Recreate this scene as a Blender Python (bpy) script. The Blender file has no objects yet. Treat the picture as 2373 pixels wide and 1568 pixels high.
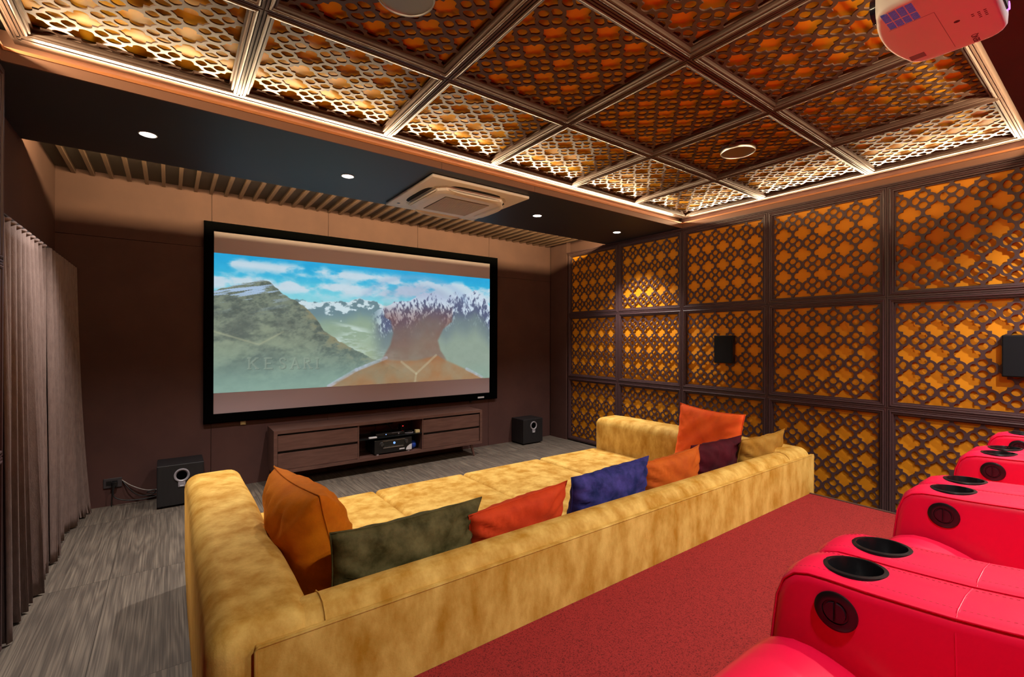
import bpy, bmesh, math, random
import numpy as np
from mathutils import Vector, Matrix
random.seed(7)
S = bpy.context.scene
COL = S.collection
PI = math.pi

# ------------------------------------------------------------------ camera
H = 1.536
cam_d = bpy.data.cameras.new('camera'); cam = bpy.data.objects.new('camera', cam_d); COL.objects.link(cam)
f_px, yaw, pit, rol = 1074.94, math.radians(53.5165), math.radians(0.0872), math.radians(0.1758)
fw = Vector((math.cos(yaw)*math.cos(pit), math.sin(yaw)*math.cos(pit), math.sin(pit)))
rt = Vector((math.sin(yaw), -math.cos(yaw), 0)); up = rt.cross(fw)
r2 = rt*math.cos(rol)+up*math.sin(rol); u2 = -rt*math.sin(rol)+up*math.cos(rol)
m = Matrix((r2, u2, -fw)).transposed().to_4x4(); m.translation = (0, 0, H)
cam.matrix_world = m
cam_d.sensor_fit = 'HORIZONTAL'; cam_d.sensor_width = 36; cam_d.lens = 36*f_px/2373; cam_d.clip_start = 0.02
S.camera = cam
# ------------------------------------------------------------------ world + exposure
w = bpy.data.worlds.new('world'); S.world = w; w.use_nodes = True
w.node_tree.nodes['Background'].inputs[0].default_value = (0.02, 0.02, 0.025, 1)
S.view_settings.view_transform = 'Standard'; S.view_settings.look = 'None'
S.view_settings.gamma = 1; S.view_settings.exposure = 0.0; S.view_settings.use_curve_mapping = False
S.cycles.use_denoising = True
S.cycles.max_bounces = 6; S.cycles.diffuse_bounces = 4; S.cycles.glossy_bounces = 3
S.cycles.use_adaptive_sampling = True; S.cycles.adaptive_threshold = 0.09; S.cycles.adaptive_min_samples = 16
S.cycles.sample_clamp_indirect = 6.0; S.cycles.caustics_reflective = False; S.cycles.caustics_refractive = False
# light levels (W)
P_LED = 17.0        # W per metre of the cove strips round the lattice ceiling
P_LED_BACK = 34.0    # cove strip behind the soffit, along the slats
P_SPOT = 225.0       # recessed downlights of the front soffit
P_REAR = 195.0      # recessed downlights of the rear soffit, unseen, one of them added
WARM = (1.0, 0.73, 0.43); WARMB = (1.0, 0.80, 0.38); COOL = (1.0, 0.93, 0.86)

def area(name, loc, rot, sx, sy, power, color, parent=None):
    l = bpy.data.lights.new(name, 'AREA'); l.shape = 'RECTANGLE'; l.size = sx; l.size_y = sy
    l.energy = power; l.color = color
    o = bpy.data.objects.new(name, l); COL.objects.link(o); o.location = loc; o.rotation_euler = rot
    if parent: o.parent = parent
    return o

# ------------------------------------------------------------------ helpers
def srgb(r, g, b):
    f = lambda c: (c/255/12.92) if c/255 <= 0.04045 else ((c/255+0.055)/1.055)**2.4
    return (f(r), f(g), f(b))

def mat(name, col, rough=0.6, metal=0.0, noise=None, bump=None, sheen=0.0, coat=0.0, spec=0.5, emit=None, estr=0.0):
    """noise=(scale, colour2, stretch, detail, lo, hi); bump=(scale, strength, stretch)"""
    m = bpy.data.materials.new(name); m.use_nodes = True
    n = m.node_tree.nodes; L = m.node_tree.links; b = n['Principled BSDF']
    b.inputs['Base Color'].default_value = (*col, 1); b.inputs['Roughness'].default_value = rough
    b.inputs['Metallic'].default_value = metal; b.inputs['Specular IOR Level'].default_value = spec
    b.inputs['Coat Weight'].default_value = coat; b.inputs['Coat Roughness'].default_value = 0.25
    b.inputs['Sheen Weight'].default_value = sheen; b.inputs['Sheen Roughness'].default_value = 0.4
    if sheen: b.inputs['Sheen Tint'].default_value = (*[min(1, c*1.6+0.05) for c in col], 1)
    if emit: b.inputs['Emission Color'].default_value = (*emit, 1); b.inputs['Emission Strength'].default_value = estr
    tc = n.new('ShaderNodeTexCoord')
    def nz(scale, stretch, detail):
        mp = n.new('ShaderNodeMapping'); mp.inputs['Scale'].default_value = stretch
        L.new(tc.outputs['Object'], mp.inputs['Vector'])
        t = n.new('ShaderNodeTexNoise'); t.inputs['Scale'].default_value = scale; t.inputs['Detail'].default_value = detail
        t.inputs['Roughness'].default_value = 0.62
        L.new(mp.outputs['Vector'], t.inputs['Vector']); return t
    if noise:
        sc, c2, st, det, lo, hi = noise
        t = nz(sc, st, det); r = n.new('ShaderNodeValToRGB')
        r.color_ramp.elements[0].position = lo; r.color_ramp.elements[0].color = (*col, 1)
        r.color_ramp.elements[1].position = hi; r.color_ramp.elements[1].color = (*c2, 1)
        L.new(t.outputs['Fac'], r.inputs['Fac']); L.new(r.outputs['Color'], b.inputs['Base Color'])
    if bump:
        sc, stg, st = bump; t = nz(sc, st, 4); bp = n.new('ShaderNodeBump')
        bp.inputs['Strength'].default_value = stg; bp.inputs['Distance'].default_value = 0.01
        L.new(t.outputs['Fac'], bp.inputs['Height']); L.new(bp.outputs['Normal'], b.inputs['Normal'])
    return m

ONE = (1, 1, 1)
M = {}
M['wall'] = mat('brown wall fabric', (0.088, 0.040, 0.034), 0.75, noise=(3, (0.075, 0.034, 0.030), ONE, 3, 0.35, 0.65), bump=(420, 0.15, ONE), spec=0.25)
M['fascia'] = mat('tan brown fascia paint', (0.20, 0.098, 0.062), 0.55, spec=0.3)
M['covelip'] = mat('orange brown cove lip paint', (0.40, 0.150, 0.045), 0.5)
M['soffit'] = mat('charcoal soffit board', (0.027, 0.028, 0.037), 0.5, spec=0.6, noise=(2, (0.024, 0.025, 0.034), ONE, 2, 0.4, 0.6))
M['slat'] = mat('brown slat wood', (0.125, 0.066, 0.045), 0.55, noise=(14, (0.10, 0.052, 0.036), (8, 0.6, 8), 4, 0.35, 0.7))
M['slatback'] = mat('dark slat backing', (0.055, 0.033, 0.028), 0.8)
M['lattice'] = mat('brown lacquered lattice', (0.072, 0.035, 0.036), 0.42, noise=(30, (0.064, 0.031, 0.032), ONE, 3, 0.3, 0.7), spec=0.45)
M['ceilwood'] = mat('bronze lacquered ceiling lattice', (0.105, 0.066, 0.050), 0.40, noise=(25, (0.092, 0.058, 0.044), (1, 3, 1), 3, 0.3, 0.7), spec=0.5)
M['ochre'] = mat('orange backing board', (0.76, 0.285, 0.009), 0.6, noise=(4, (0.72, 0.265, 0.008), ONE, 2, 0.35, 0.65), spec=0.25)
M['ochrec'] = mat('orange ceiling backing board', (0.90, 0.47, 0.020), 0.55, noise=(5, (0.86, 0.44, 0.018), ONE, 2, 0.35, 0.65), spec=0.25)
M['black'] = mat('black plastic', (0.005, 0.005, 0.006), 0.30)
M['velvetblack'] = mat('black screen border velvet', (0.0018, 0.0018, 0.002), 1.0, spec=0.0)
M['subblack'] = mat('black ash vinyl', (0.008, 0.0075, 0.009), 0.5, noise=(40, (0.012, 0.011, 0.013), (1, 1, 0.1), 3, 0.4, 0.7))
M['grille'] = mat('black speaker cloth', (0.007, 0.007, 0.009), 0.85, spec=0.2)
M['screen'] = mat('matte white screen', (0.46, 0.37, 0.41), 0.9, spec=0.1)
M['gold'] = mat('gold velvet', (0.41, 0.190, 0.014), 0.72, noise=(9, (0.73, 0.475, 0.120), (1, 1, 0.5), 10, 0.34, 0.68), sheen=0.5, bump=(160, 0.10, ONE), spec=0.2)
M['redleather'] = mat('red leather', (0.68, 0.002, 0.042), 0.40, bump=(420, 0.05, ONE), spec=0.5, coat=0.2)
M['redstitch'] = mat('red stitching thread', (0.36, 0.002, 0.02), 0.6)
M['carpet'] = mat('red heather carpet', (0.37, 0.032, 0.029), 0.95, noise=(210, (0.13, 0.014, 0.014), ONE, 4, 0.50, 0.63), bump=(260, 0.8, ONE), sheen=0.12, spec=0.1)
M['walnut'] = mat('walnut veneer', (0.125, 0.060, 0.046), 0.45, noise=(7, (0.085, 0.038, 0.030), (0.7, 5, 5), 6, 0.38, 0.66))
M['nosing'] = mat('brown riser nosing', (0.10, 0.055, 0.042), 0.4)
M['cream'] = mat('off white plastic', (0.86, 0.80, 0.74), 0.45)
M['white'] = mat('white plastic', (0.78, 0.76, 0.75), 0.4)
M['acgrey'] = mat('grey air grille', (0.66, 0.62, 0.56), 0.6)
M['dark'] = mat('dark recess', (0.006, 0.005, 0.005), 0.8)
M['spkgrey'] = mat('grey perforated speaker grille', (0.26, 0.23, 0.19), 0.55, noise=(9, (0.21, 0.19, 0.16), ONE, 4, 0.4, 0.7), metal=0.2)
M['metal'] = mat('brushed metal', (0.55, 0.52, 0.5), 0.3, metal=1.0)
M['silver'] = mat('grey plastic ring', (0.27, 0.25, 0.28), 0.35)
M['curtain'] = mat('taupe velvet curtain', (0.200, 0.140, 0.124), 0.85, noise=(60, (0.145, 0.100, 0.088), (1, 1, 0.25), 5, 0.35, 0.7), sheen=0.35, bump=(300, 0.25, (1, 1, 0.3)), spec=0.15)
M['cable'] = mat('black cable', (0.01, 0.01, 0.01), 0.5)
M['greycable'] = mat('grey cable', (0.35, 0.32, 0.3), 0.5)
M['bluething'] = mat('blue plastic', (0.01, 0.05, 0.35), 0.4)
M['creambox'] = mat('cream card', (0.62, 0.50, 0.24), 0.6)
M['glass'] = mat('smoked glass shelf', (0.01, 0.012, 0.013), 0.06, spec=0.8)
M['ledred'] = mat('red standby led', (0.3, 0, 0), 0.4, emit=(1, 0.02, 0.02), estr=6)
M['ledblue'] = mat('blue display light', (0.02, 0.05, 0.3), 0.4, emit=(0.25, 0.5, 1.0), estr=1.0)
M['lamp'] = mat('lit lamp lens', (0.9, 0.9, 0.9), 0.5, emit=(1.0, 0.93, 0.86), estr=18)
M['ledstrip'] = mat('lit warm led strip', (0.9, 0.8, 0.6), 0.5, emit=WARM, estr=6)
M['glow'] = mat('blue lit projector inside', (0.02, 0.02, 0.05), 0.5, emit=(0.14, 0.16, 0.60), estr=0.15)
M['purple'] = mat('added violet glow', (0.2, 0.02, 0.3), 0.4, emit=(0.45, 0.06, 1.0), estr=6)
M['ink'] = mat('grey print', (0.10, 0.03, 0.05), 0.6)
M['paper'] = mat('white sticker', (0.6, 0.6, 0.64), 0.5)
M['plate'] = mat('dark socket plate', (0.045, 0.038, 0.042), 0.45)

def wood_floor():
    m = bpy.data.materials.new('grey brown oak floor'); m.use_nodes = True
    n = m.node_tree.nodes; L = m.node_tree.links; b = n['Principled BSDF']
    tc = n.new('ShaderNodeTexCoord'); mp = n.new('ShaderNodeMapping')
    mp.inputs['Rotation'].default_value = (0, 0, PI/2); mp.inputs['Location'].default_value = (0.27, 0.30, 0)
    L.new(tc.outputs['Object'], mp.inputs['Vector'])
    br = n.new('ShaderNodeTexBrick'); L.new(mp.outputs['Vector'], br.inputs['Vector'])
    br.offset = 0.0; br.inputs['Scale'].default_value = 1.0
    br.inputs['Brick Width'].default_value = 1.21; br.inputs['Row Height'].default_value = 0.605
    br.inputs['Mortar Size'].default_value = 0.0015; br.inputs['Color1'].default_value = (0, 0, 0, 1); br.inputs['Color2'].default_value = (1, 1, 1, 1)
    br.inputs['Mortar'].default_value = (0.5, 0.5, 0.5, 1); br.inputs['Bias'].default_value = 0
    # offset grain per board
    ad = n.new('ShaderNodeVectorMath'); ad.operation = 'MULTIPLY_ADD'; ad.inputs[1].default_value = (7.3, 3.1, 5.0)
    L.new(br.outputs['Color'], ad.inputs[0]); L.new(tc.outputs['Object'], ad.inputs[2])
    mp2 = n.new('ShaderNodeMapping'); mp2.inputs['Scale'].default_value = (4.2, 0.42, 1); L.new(ad.outputs['Vector'], mp2.inputs['Vector'])
    nb = n.new('ShaderNodeTexNoise'); nb.inputs['Scale'].default_value = 0.9; nb.inputs['Detail'].default_value = 3; L.new(mp2.outputs['Vector'], nb.inputs['Vector'])
    sc = n.new('ShaderNodeMath'); sc.operation = 'MULTIPLY'; sc.inputs[1].default_value = 95; L.new(nb.outputs['Fac'], sc.inputs[0])
    sn = n.new('ShaderNodeMath'); sn.operation = 'SINE'; L.new(sc.outputs[0], sn.inputs[0])
    mp3 = n.new('ShaderNodeMapping'); mp3.inputs['Scale'].default_value = (170, 2.4, 1); L.new(ad.outputs['Vector'], mp3.inputs['Vector'])
    nf = n.new('ShaderNodeTexNoise'); nf.inputs['Scale'].default_value = 1; nf.inputs['Detail'].default_value = 2.5; L.new(mp3.outputs['Vector'], nf.inputs['Vector'])
    a1 = n.new('ShaderNodeMath'); a1.operation = 'MULTIPLY_ADD'; a1.inputs[1].default_value = 0.085; L.new(sn.outputs[0], a1.inputs[0]); L.new(nf.outputs['Fac'], a1.inputs[2])
    n4 = n.new('ShaderNodeTexNoise'); n4.inputs['Scale'].default_value = 2.2; n4.inputs['Detail'].default_value = 3; L.new(ad.outputs['Vector'], n4.inputs['Vector'])
    a2 = n.new('ShaderNodeMath'); a2.operation = 'MULTIPLY_ADD'; a2.inputs[1].default_value = 0.34; L.new(n4.outputs['Fac'], a2.inputs[0]); L.new(a1.outputs[0], a2.inputs[2])
    r = n.new('ShaderNodeValToRGB'); e = r.color_ramp.elements
    e[0].position = 0.36; e[0].color = (0.066, 0.053, 0.044, 1); e[1].position = 1.0; e[1].color = (0.235, 0.192, 0.148, 1)
    k = e.new(0.64); k.color = (0.116, 0.093, 0.075, 1)
    L.new(a2.outputs[0], r.inputs['Fac'])
    mx = n.new('ShaderNodeMixRGB'); mx.blend_type = 'MULTIPLY'; mx.inputs[0].default_value = 0.75
    inv = n.new('ShaderNodeMath'); inv.operation = 'SUBTRACT'; inv.inputs[0].default_value = 1.0; L.new(br.outputs['Fac'], inv.inputs[1])
    L.new(r.outputs['Color'], mx.inputs[1]); L.new(inv.outputs[0], mx.inputs[2]); L.new(mx.outputs['Color'], b.inputs['Base Color'])
    b.inputs['Roughness'].default_value = 0.42; b.inputs['Specular IOR Level'].default_value = 0.4
    bp = n.new('ShaderNodeBump'); bp.inputs['Strength'].default_value = 0.12; bp.inputs['Distance'].default_value = 0.01
    L.new(a1.outputs[0], bp.inputs['Height']); L.new(bp.outputs['Normal'], b.inputs['Normal'])
    return m
M['floor'] = wood_floor()

BASE = {}
def base_of(p): return BASE.get(p.name, Vector((0, 0, 0))) if p else Vector((0, 0, 0))

class MB:
    def __init__(s): s.v = []; s.f = []
    def add(s, vs, fs):
        k = len(s.v); s.v += [Vector(x) for x in vs]; s.f += [tuple(i+k for i in q) for q in fs]; return s
    def box(s, x0, x1, y0, y1, z0, z1):
        return s.add([(x0,y0,z0),(x1,y0,z0),(x1,y1,z0),(x0,y1,z0),(x0,y0,z1),(x1,y0,z1),(x1,y1,z1),(x0,y1,z1)],
                     [(0,3,2,1),(4,5,6,7),(0,1,5,4),(1,2,6,5),(2,3,7,6),(3,0,4,7)])
    def rbox(s, x0, x1, y0, y1, z0, z1, r, seg=3, sub=0, fn=None):
        bm = bmesh.new(); bmesh.ops.create_cube(bm, size=1)
        for v in bm.verts:
            v.co = Vector((x0 if v.co.x < 0 else x1, y0 if v.co.y < 0 else y1, z0 if v.co.z < 0 else z1))
        bmesh.ops.bevel(bm, geom=bm.edges[:], offset=r, segments=seg, profile=0.5, affect='EDGES')
        return s.frombm(bm, fn)
    def frombm(s, bm, fn=None):
        bm.verts.ensure_lookup_table(); bm.verts.index_update()
        vs = [fn(v.co.copy()) if fn else v.co.copy() for v in bm.verts]; fs = [tuple(v.index for v in f.verts) for f in bm.faces]
        bm.free(); return s.add(vs, fs)
    def cyl(s, c, ax, r, h, n=24, r2=None):
        """cylinder from c along unit axis ax, length h"""
        ax = Vector(ax).normalized(); a = ax.orthogonal().normalized(); b = ax.cross(a); c = Vector(c); r2 = r if r2 is None else r2
        vs = [c+a*math.cos(2*PI*i/n)*r+b*math.sin(2*PI*i/n)*r for i in range(n)]+[c+ax*h+a*math.cos(2*PI*i/n)*r2+b*math.sin(2*PI*i/n)*r2 for i in range(n)]
        fs = [(i, (i+1) % n, n+(i+1) % n, n+i) for i in range(n)]+[tuple(range(n-1, -1, -1)), tuple(range(n, 2*n))]
        return s.add(vs, fs)
    def lathe(s, c, ax, prof, n=32):
        """prof: list of (radius, height along ax)"""
        ax = Vector(ax).normalized(); a = ax.orthogonal().normalized(); b = ax.cross(a); c = Vector(c); k = len(prof)
        vs = []
        for i in range(n):
            t = 2*PI*i/n; d = a*math.cos(t)+b*math.sin(t)
            vs += [c+d*r+ax*h for r, h in prof]
        fs = []
        for i in range(n):
            j = (i+1) % n
            for q in range(k-1): fs.append((i*k+q, j*k+q, j*k+q+1, i*k+q+1))
        if prof[0][0] > 1e-6: fs.append(tuple(i*k for i in range(n-1, -1, -1)))
        if prof[-1][0] > 1e-6: fs.append(tuple(i*k+k-1 for i in range(n)))
        return s.add(vs, fs)
    def tube(s, pts, r, n=8, caps=True):
        pts = [Vector(p) for p in pts]; k = len(pts); vs = []; fs = []; prev = None
        for i, p in enumerate(pts):
            t = (pts[min(i+1, k-1)]-pts[max(i-1, 0)]).normalized()
            a = t.orthogonal().normalized() if prev is None else (prev-t*prev.dot(t)).normalized()
            prev = a; b = t.cross(a)
            vs += [p+a*math.cos(2*PI*q/n)*r+b*math.sin(2*PI*q/n)*r for q in range(n)]
        for i in range(k-1):
            for q in range(n): fs.append((i*n+q, i*n+(q+1) % n, (i+1)*n+(q+1) % n, (i+1)*n+q))
        if caps: fs += [tuple(range(n-1, -1, -1)), tuple((k-1)*n+q for q in range(n))]
        return s.add(vs, fs)
    def build(s, name, m, parent=None, smooth=False, angle=None):
        off = base_of(parent)
        me = bpy.data.meshes.new(name); me.from_pydata([tuple(v-off) for v in s.v], [], s.f); me.update()
        bm = bmesh.new(); bm.from_mesh(me); bmesh.ops.recalc_face_normals(bm, faces=bm.faces); bm.to_mesh(me); bm.free()
        return link(name, me, m, parent, smooth, angle)

def link(name, me, m, parent=None, smooth=False, angle=None):
    o = bpy.data.objects.new(name, me); COL.objects.link(o)
    if m is not None: me.materials.append(m)
    if smooth or angle:
        me.polygons.foreach_set('use_smooth', [True]*len(me.polygons))
        if angle:
            try: me.set_sharp_from_angle(angle=math.radians(angle))
            except Exception: pass
    if parent:
        o.parent = parent; BASE[o.name] = base_of(parent)
    return o

def tag(o, label, cat, group=None):
    o['label'] = label; o['category'] = cat
    if group: o['group'] = group
    return o
def thing(name, label, cat, loc, group=None):
    o = bpy.data.objects.new(name, None); COL.objects.link(o); o.location = loc; o.empty_display_size = 0.05
    BASE[o.name] = Vector(loc); return tag(o, label, cat, group)
def struct(o, label=None):
    o['kind'] = 'structure'
    if label: o['label'] = label
    return o
def dup(root, label=None):
    r = root.copy(); COL.objects.link(r)
    if label: r['label'] = label
    for ch in list(root.children):
        c = ch.copy(); COL.objects.link(c); c.parent = r
        for g in list(ch.children):
            d = g.copy(); COL.objects.link(d); d.parent = c
    return r

# ------------------------------------------------------------------ room shell
D = 5.60; XL = -0.80; XP = -0.65; W = 4.92; XB = 4.99; YB = -2.6; ZC = 2.985; ZS = 2.865; YF = 3.25; YS = 4.44
struct(MB().box(-0.95, 5.15, YB-0.1, D+0.1, -0.1, 0).build('floor', M['floor']), 'grey brown oak floor')
# screen wall: fabric boards with thin joints over a dark core
b = MB(); xs = [XL, 0.346, 1.484, 2.606, 3.721, 4.90]; g = 0.002
for i in range(5):
    b.box(xs[i]+(g if i else 0), xs[i+1]-g, D, D+0.02, 0.0, 2.453-g)
    b.box(xs[i]+(g if i else 0), xs[i+1]-g, D, D+0.02, 2.453+g, 3.05)
wf = struct(b.build('wall_front', M['wall']), 'brown fabric screen wall')
struct(MB().box(-0.95, 5.15, D+0.02, D+0.12, -0.1, 3.15).build('wall_front_core', M['dark']))
struct(MB().box(XL-0.15, XL, 3.30, D+0.02, 0, 3.05).box(XL-0.15, XP-0.07, YB, 3.30, 0, 3.05).build('wall_left', M['wall']), 'brown left wall behind the curtains')
struct(MB().box(XB, XB+0.16, YB, D+0.02, 0, 3.05).box(W-0.012, XB, 5.235, D, 0, 3.03).build('wall_right', M['wall']), 'brown right wall behind the lattice panels')
struct(MB().box(-0.95, 5.15, YB-0.12, YB, 0, 3.1).build('wall_back', M['wall']))
# dark slab above everything
struct(MB().box(-0.95, 5.15, YB, D+0.1, 3.06, 3.12).build('ceiling', M['dark']), 'dark slab above the lattice ceiling')
# front soffit with fascia towards the seats
struct(MB().box(XL, XB, YF, YS, ZS, ZS+0.014).build('trim_1', M['soffit']), 'charcoal front soffit')
fb = MB()
for xa, xb in ((XP-0.05, 1.706), (1.708, 2.642), (2.644, W)): fb.box(xa, xb, YF-0.012, YF, ZS-0.002, 2.926)   # front fascia boards
fb.box(XP-0.05, XB, YF, YF+0.085, ZS+0.014, 2.930).box(XP-0.05, XB, YF+0.078, YF+0.09, 2.930, 3.05)
struct(fb.build('trim_2', M['fascia']), 'tan fascia of the front soffit')
# right fascia above the lattice wall and left fascia
struct(MB().box(W-0.004, W+0.008, 0.42, YF-0.012, ZS-0.002, 2.926).box(W+0.008, XB, 0.42, YF, ZS, 2.930).build('trim_3', M['fascia']), 'tan fascia above the right lattice wall')
struct(MB().box(XP-0.012, XP, 0.42, YF-0.012, ZS-0.002, 2.926).box(XP-0.07, XP-0.012, 0.42, YF, ZS, 2.930).box(XP-0.16, XP-0.07, YB, YF, 2.8, 3.05).build('trim_4', M['fascia']), 'tan fascia above the left wall')
struct(MB().box(XP-0.012, W-0.004, YF-0.019, YF-0.004, 2.914, 2.930).box(W-0.012, W+0.004, 0.42, YF-0.019, 2.914, 2.930).box(XP-0.004, XP+0.008, 0.42, YF-0.019, 2.914, 2.930).build('trim_14', M['covelip']), 'orange lip along the top of the fascias')
# rear soffit
struct(MB().box(XP-0.1, XB, YB, 0.42, ZS, 2.930).build('trim_5', M['wall']), 'dark maroon rear soffit')
# slatted strip between soffit and screen wall
struct(MB().box(XL, XB, YS-0.35, D, 3.035, 3.05).build('trim_6', M['slatback']), 'dark board above the slats')
sb = MB()
x = -0.682
while x < 4.85:
    sb.box(x-0.014, x+0.014, YS-0.25, D, 2.992, 3.035); x += 0.1275
struct(sb.build('trim_7', M['slat']), 'brown wooden slats between the soffit and the screen wall')
# crown mouldings over the right lattice wall
struct(MB().box(W-0.012, XB, 0.30, 5.213, 2.842, ZS).box(W-0.022, XB, 0.30, 5.213, 2.852, ZS-0.004).build('trim_8', M['lattice']), 'crown moulding above the right lattice wall')

# LED strips of the coves (strip geometry + its light)
def led(name, label, loc, size, rotz, power, tilt, col=WARM):
    t = thing(name, label, 'light strip', loc)
    e = MB().box(loc[0]-size/2, loc[0]+size/2, loc[1]-0.005, loc[1]+0.005, loc[2]-0.003, loc[2])
    o = e.build('diode_tape', M['ledstrip'], t)
    a = area('strip_light', (0, 0, 0.004), (tilt, 0, 0), size, 0.012, power*size, col, t)
    t.rotation_euler = (0, 0, rotz)
    return t
# tilt: area light points along local -Z; PI = straight up, a little towards -Y (rotz=0)
UPW = PI*0.535
led('cove_light', 'lit warm strip in the cove along the front soffit', (2.13, YF+0.05, 2.938), 5.35, 0, P_LED, -UPW)
led('cove_light', 'lit warm strip in the cove above the right lattice wall', (W+0.045, 1.82, 2.938), 2.7, -PI/2, P_LED*0.62, -UPW)
led('cove_light', 'lit warm strip in the cove above the left wall', (XP-0.035, 1.82, 2.938), 2.7, PI/2, P_LED, -UPW)
led('cove_light', 'lit warm strip in the cove at the rear soffit', (2.13, 0.40, 2.938), 5.35, PI, P_LED*0.6, -UPW)
led('cove_light', 'lit warm strip behind the front soffit by the slats', (2.05, YS-0.07, ZS+0.024), 5.5, PI, P_LED_BACK, -PI*0.52, WARMB)

# ------------------------------------------------------------------ lattice panels
def clip(poly, a, bq, c):       # keep a*x+b*y<=c
    out = []
    for i in range(len(poly)):
        p, q = poly[i], poly[(i+1) % len(poly)]
        dp = a*p[0]+bq*p[1]-c; dq = a*q[0]+bq*q[1]-c
        if dp <= 0: out.append(p)
        if (dp < 0 < dq) or (dq < 0 < dp):
            t = dp/(dp-dq); out.append((p[0]+(q[0]-p[0])*t, p[1]+(q[1]-p[1])*t))
    return out
def q_poly():
    R = [(0.437, 0.0)]
    for a in (22, 45, 68, 90): R.append((0.297+0.140*math.cos(math.radians(a)), 0.138*math.sin(math.radians(a))))
    R += [(0.226, 0.140), (0.226, 0.245), (0.15, 0.270), (0.09, 0.302), (0.04, 0.340), (0.0, 0.388)]
    up = R+[(-x, y) for x, y in reversed(R[:-1])]
    return up+[(x, -y) for x, y in reversed(up[1:-1])]
QP = q_poly()
OV_H = [(0.152, 0), (0.115, 0.062), (0.06, 0.108), (0, 0.118), (-0.06, 0.108), (-0.115, 0.062), (-0.152, 0), (-0.115, -0.062), (-0.06, -0.095), (0, -0.108), (0.06, -0.095), (0.115, -0.062)]
OV_V = [(0.120, 0), (0.104, 0.07), (0.06, 0.122), (0, 0.138), (-0.062, 0.105), (-0.10, 0.05), (-0.140, 0), (-0.10, -0.05), (-0.062, -0.105), (0, -0.138), (0.06, -0.122), (0.104, -0.07)]

def lattice_mesh(w, h, nx=5, ny=4, th=0.007, mg=0.012):
    pw, ph = (w-2*mg)/nx, (h-2*mg)/ny
    holes = []
    def put(sh, cx, cy):
        p = [(x*pw+cx, y*ph+cy) for x, y in sh]; p = [(x-w/2, y-h/2) for x, y in p]
        e = w/2-mg; f = h/2-mg
        for a, bq, c in ((1, 0, e), (-1, 0, e), (0, 1, f), (0, -1, f)):
            p = clip(p, a, bq, c)
            if len(p) < 3: return
        ar = abs(sum(p[i][0]*p[(i+1) % len(p)][1]-p[(i+1) % len(p)][0]*p[i][1] for i in range(len(p))))/2
        if ar < 2e-5: return
        holes.append(p)
    for i in range(nx):
        for j in range(ny+1): put(QP, mg+(i+0.5)*pw, mg+j*ph)
    for i in range(nx+1):
        for j in range(ny):
            cx, cy = mg+i*pw, mg+(j+0.5)*ph
            put([(x*1.14, y*1.18) for x, y in OV_H], cx, cy+0.198*ph); put([(x*1.14, -y*1.18) for x, y in OV_H], cx, cy-0.198*ph)
            put([(x*1.16, y*1.12) for x, y in OV_V], cx+0.272*pw, cy); put([(-x*1.16, y*1.12) for x, y in OV_V], cx-0.272*pw, cy)
    cu = bpy.data.curves.new('tmp', 'CURVE'); cu.dimensions = '2D'; cu.fill_mode = 'BOTH'; cu.extrude = th/2
    for p in [[(-w/2, -h/2), (w/2, -h/2), (w/2, h/2), (-w/2, h/2)]]+holes:
        sp = cu.splines.new('POLY'); sp.points.add(len(p)-1); sp.use_cyclic_u = True
        for k, (x, y) in enumerate(p): sp.points[k].co = (x, y, 0, 1)
    o = bpy.data.objects.new('tmp', cu); COL.objects.link(o)
    dg = bpy.context.evaluated_depsgraph_get(); me = bpy.data.meshes.new_from_object(o.evaluated_get(dg))
    bpy.data.objects.remove(o); bpy.data.curves.remove(cu)
    return me

PROF = [(0.0, -0.05), (0.0, -0.006), (0.003, -0.006), (0.0035, 0.0), (0.013, 0.0), (0.0135, -0.006), (0.017, -0.006), (0.0175, 0.001), (0.024, 0.004), (0.031, 0.002),
        (0.0335, -0.006), (0.037, -0.006), (0.0375, -0.003), (0.045, -0.004), (0.0465, -0.012), (0.0465, -0.05)]
def frame_mesh(w, h):
    b = MB(); k = len(PROF); vs = []
    for sx, sy in ((-1, -1), (1, -1), (1, 1), (-1, 1)):
        vs += [(sx*(w/2-d), sy*(h/2-d), z) for d, z in PROF]
    fs = []
    for c in range(4):
        e = (c+1) % 4
        for q in range(k): fs.append((c*k+q, e*k+q, e*k+(q+1) % k, c*k+(q+1) % k))
    return b.add(vs, fs)

def make_panel(name, w, h, m_frame, m_back, depth, label, cat, group):
    t = thing(name, label, cat, (0, 0, 0), group)
    frame_mesh(w, h).build('frame', m_frame, t)
    lw, lh = w-0.088, h-0.088
    me = lattice_mesh(lw, lh); lo = link('lattice', me, m_frame, t); lo.location = (0, 0, -0.028)
    MB().box(-lw/2, lw/2, -lh/2, lh/2, -0.028-depth-0.006, -0.028-depth).build('backing', m_back, t)
    return t
def place(t, X, Y, Z, loc):
    mm = Matrix((X, Y, Z)).transposed().to_4x4(); mm.translation = loc; t.matrix_world = mm

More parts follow.
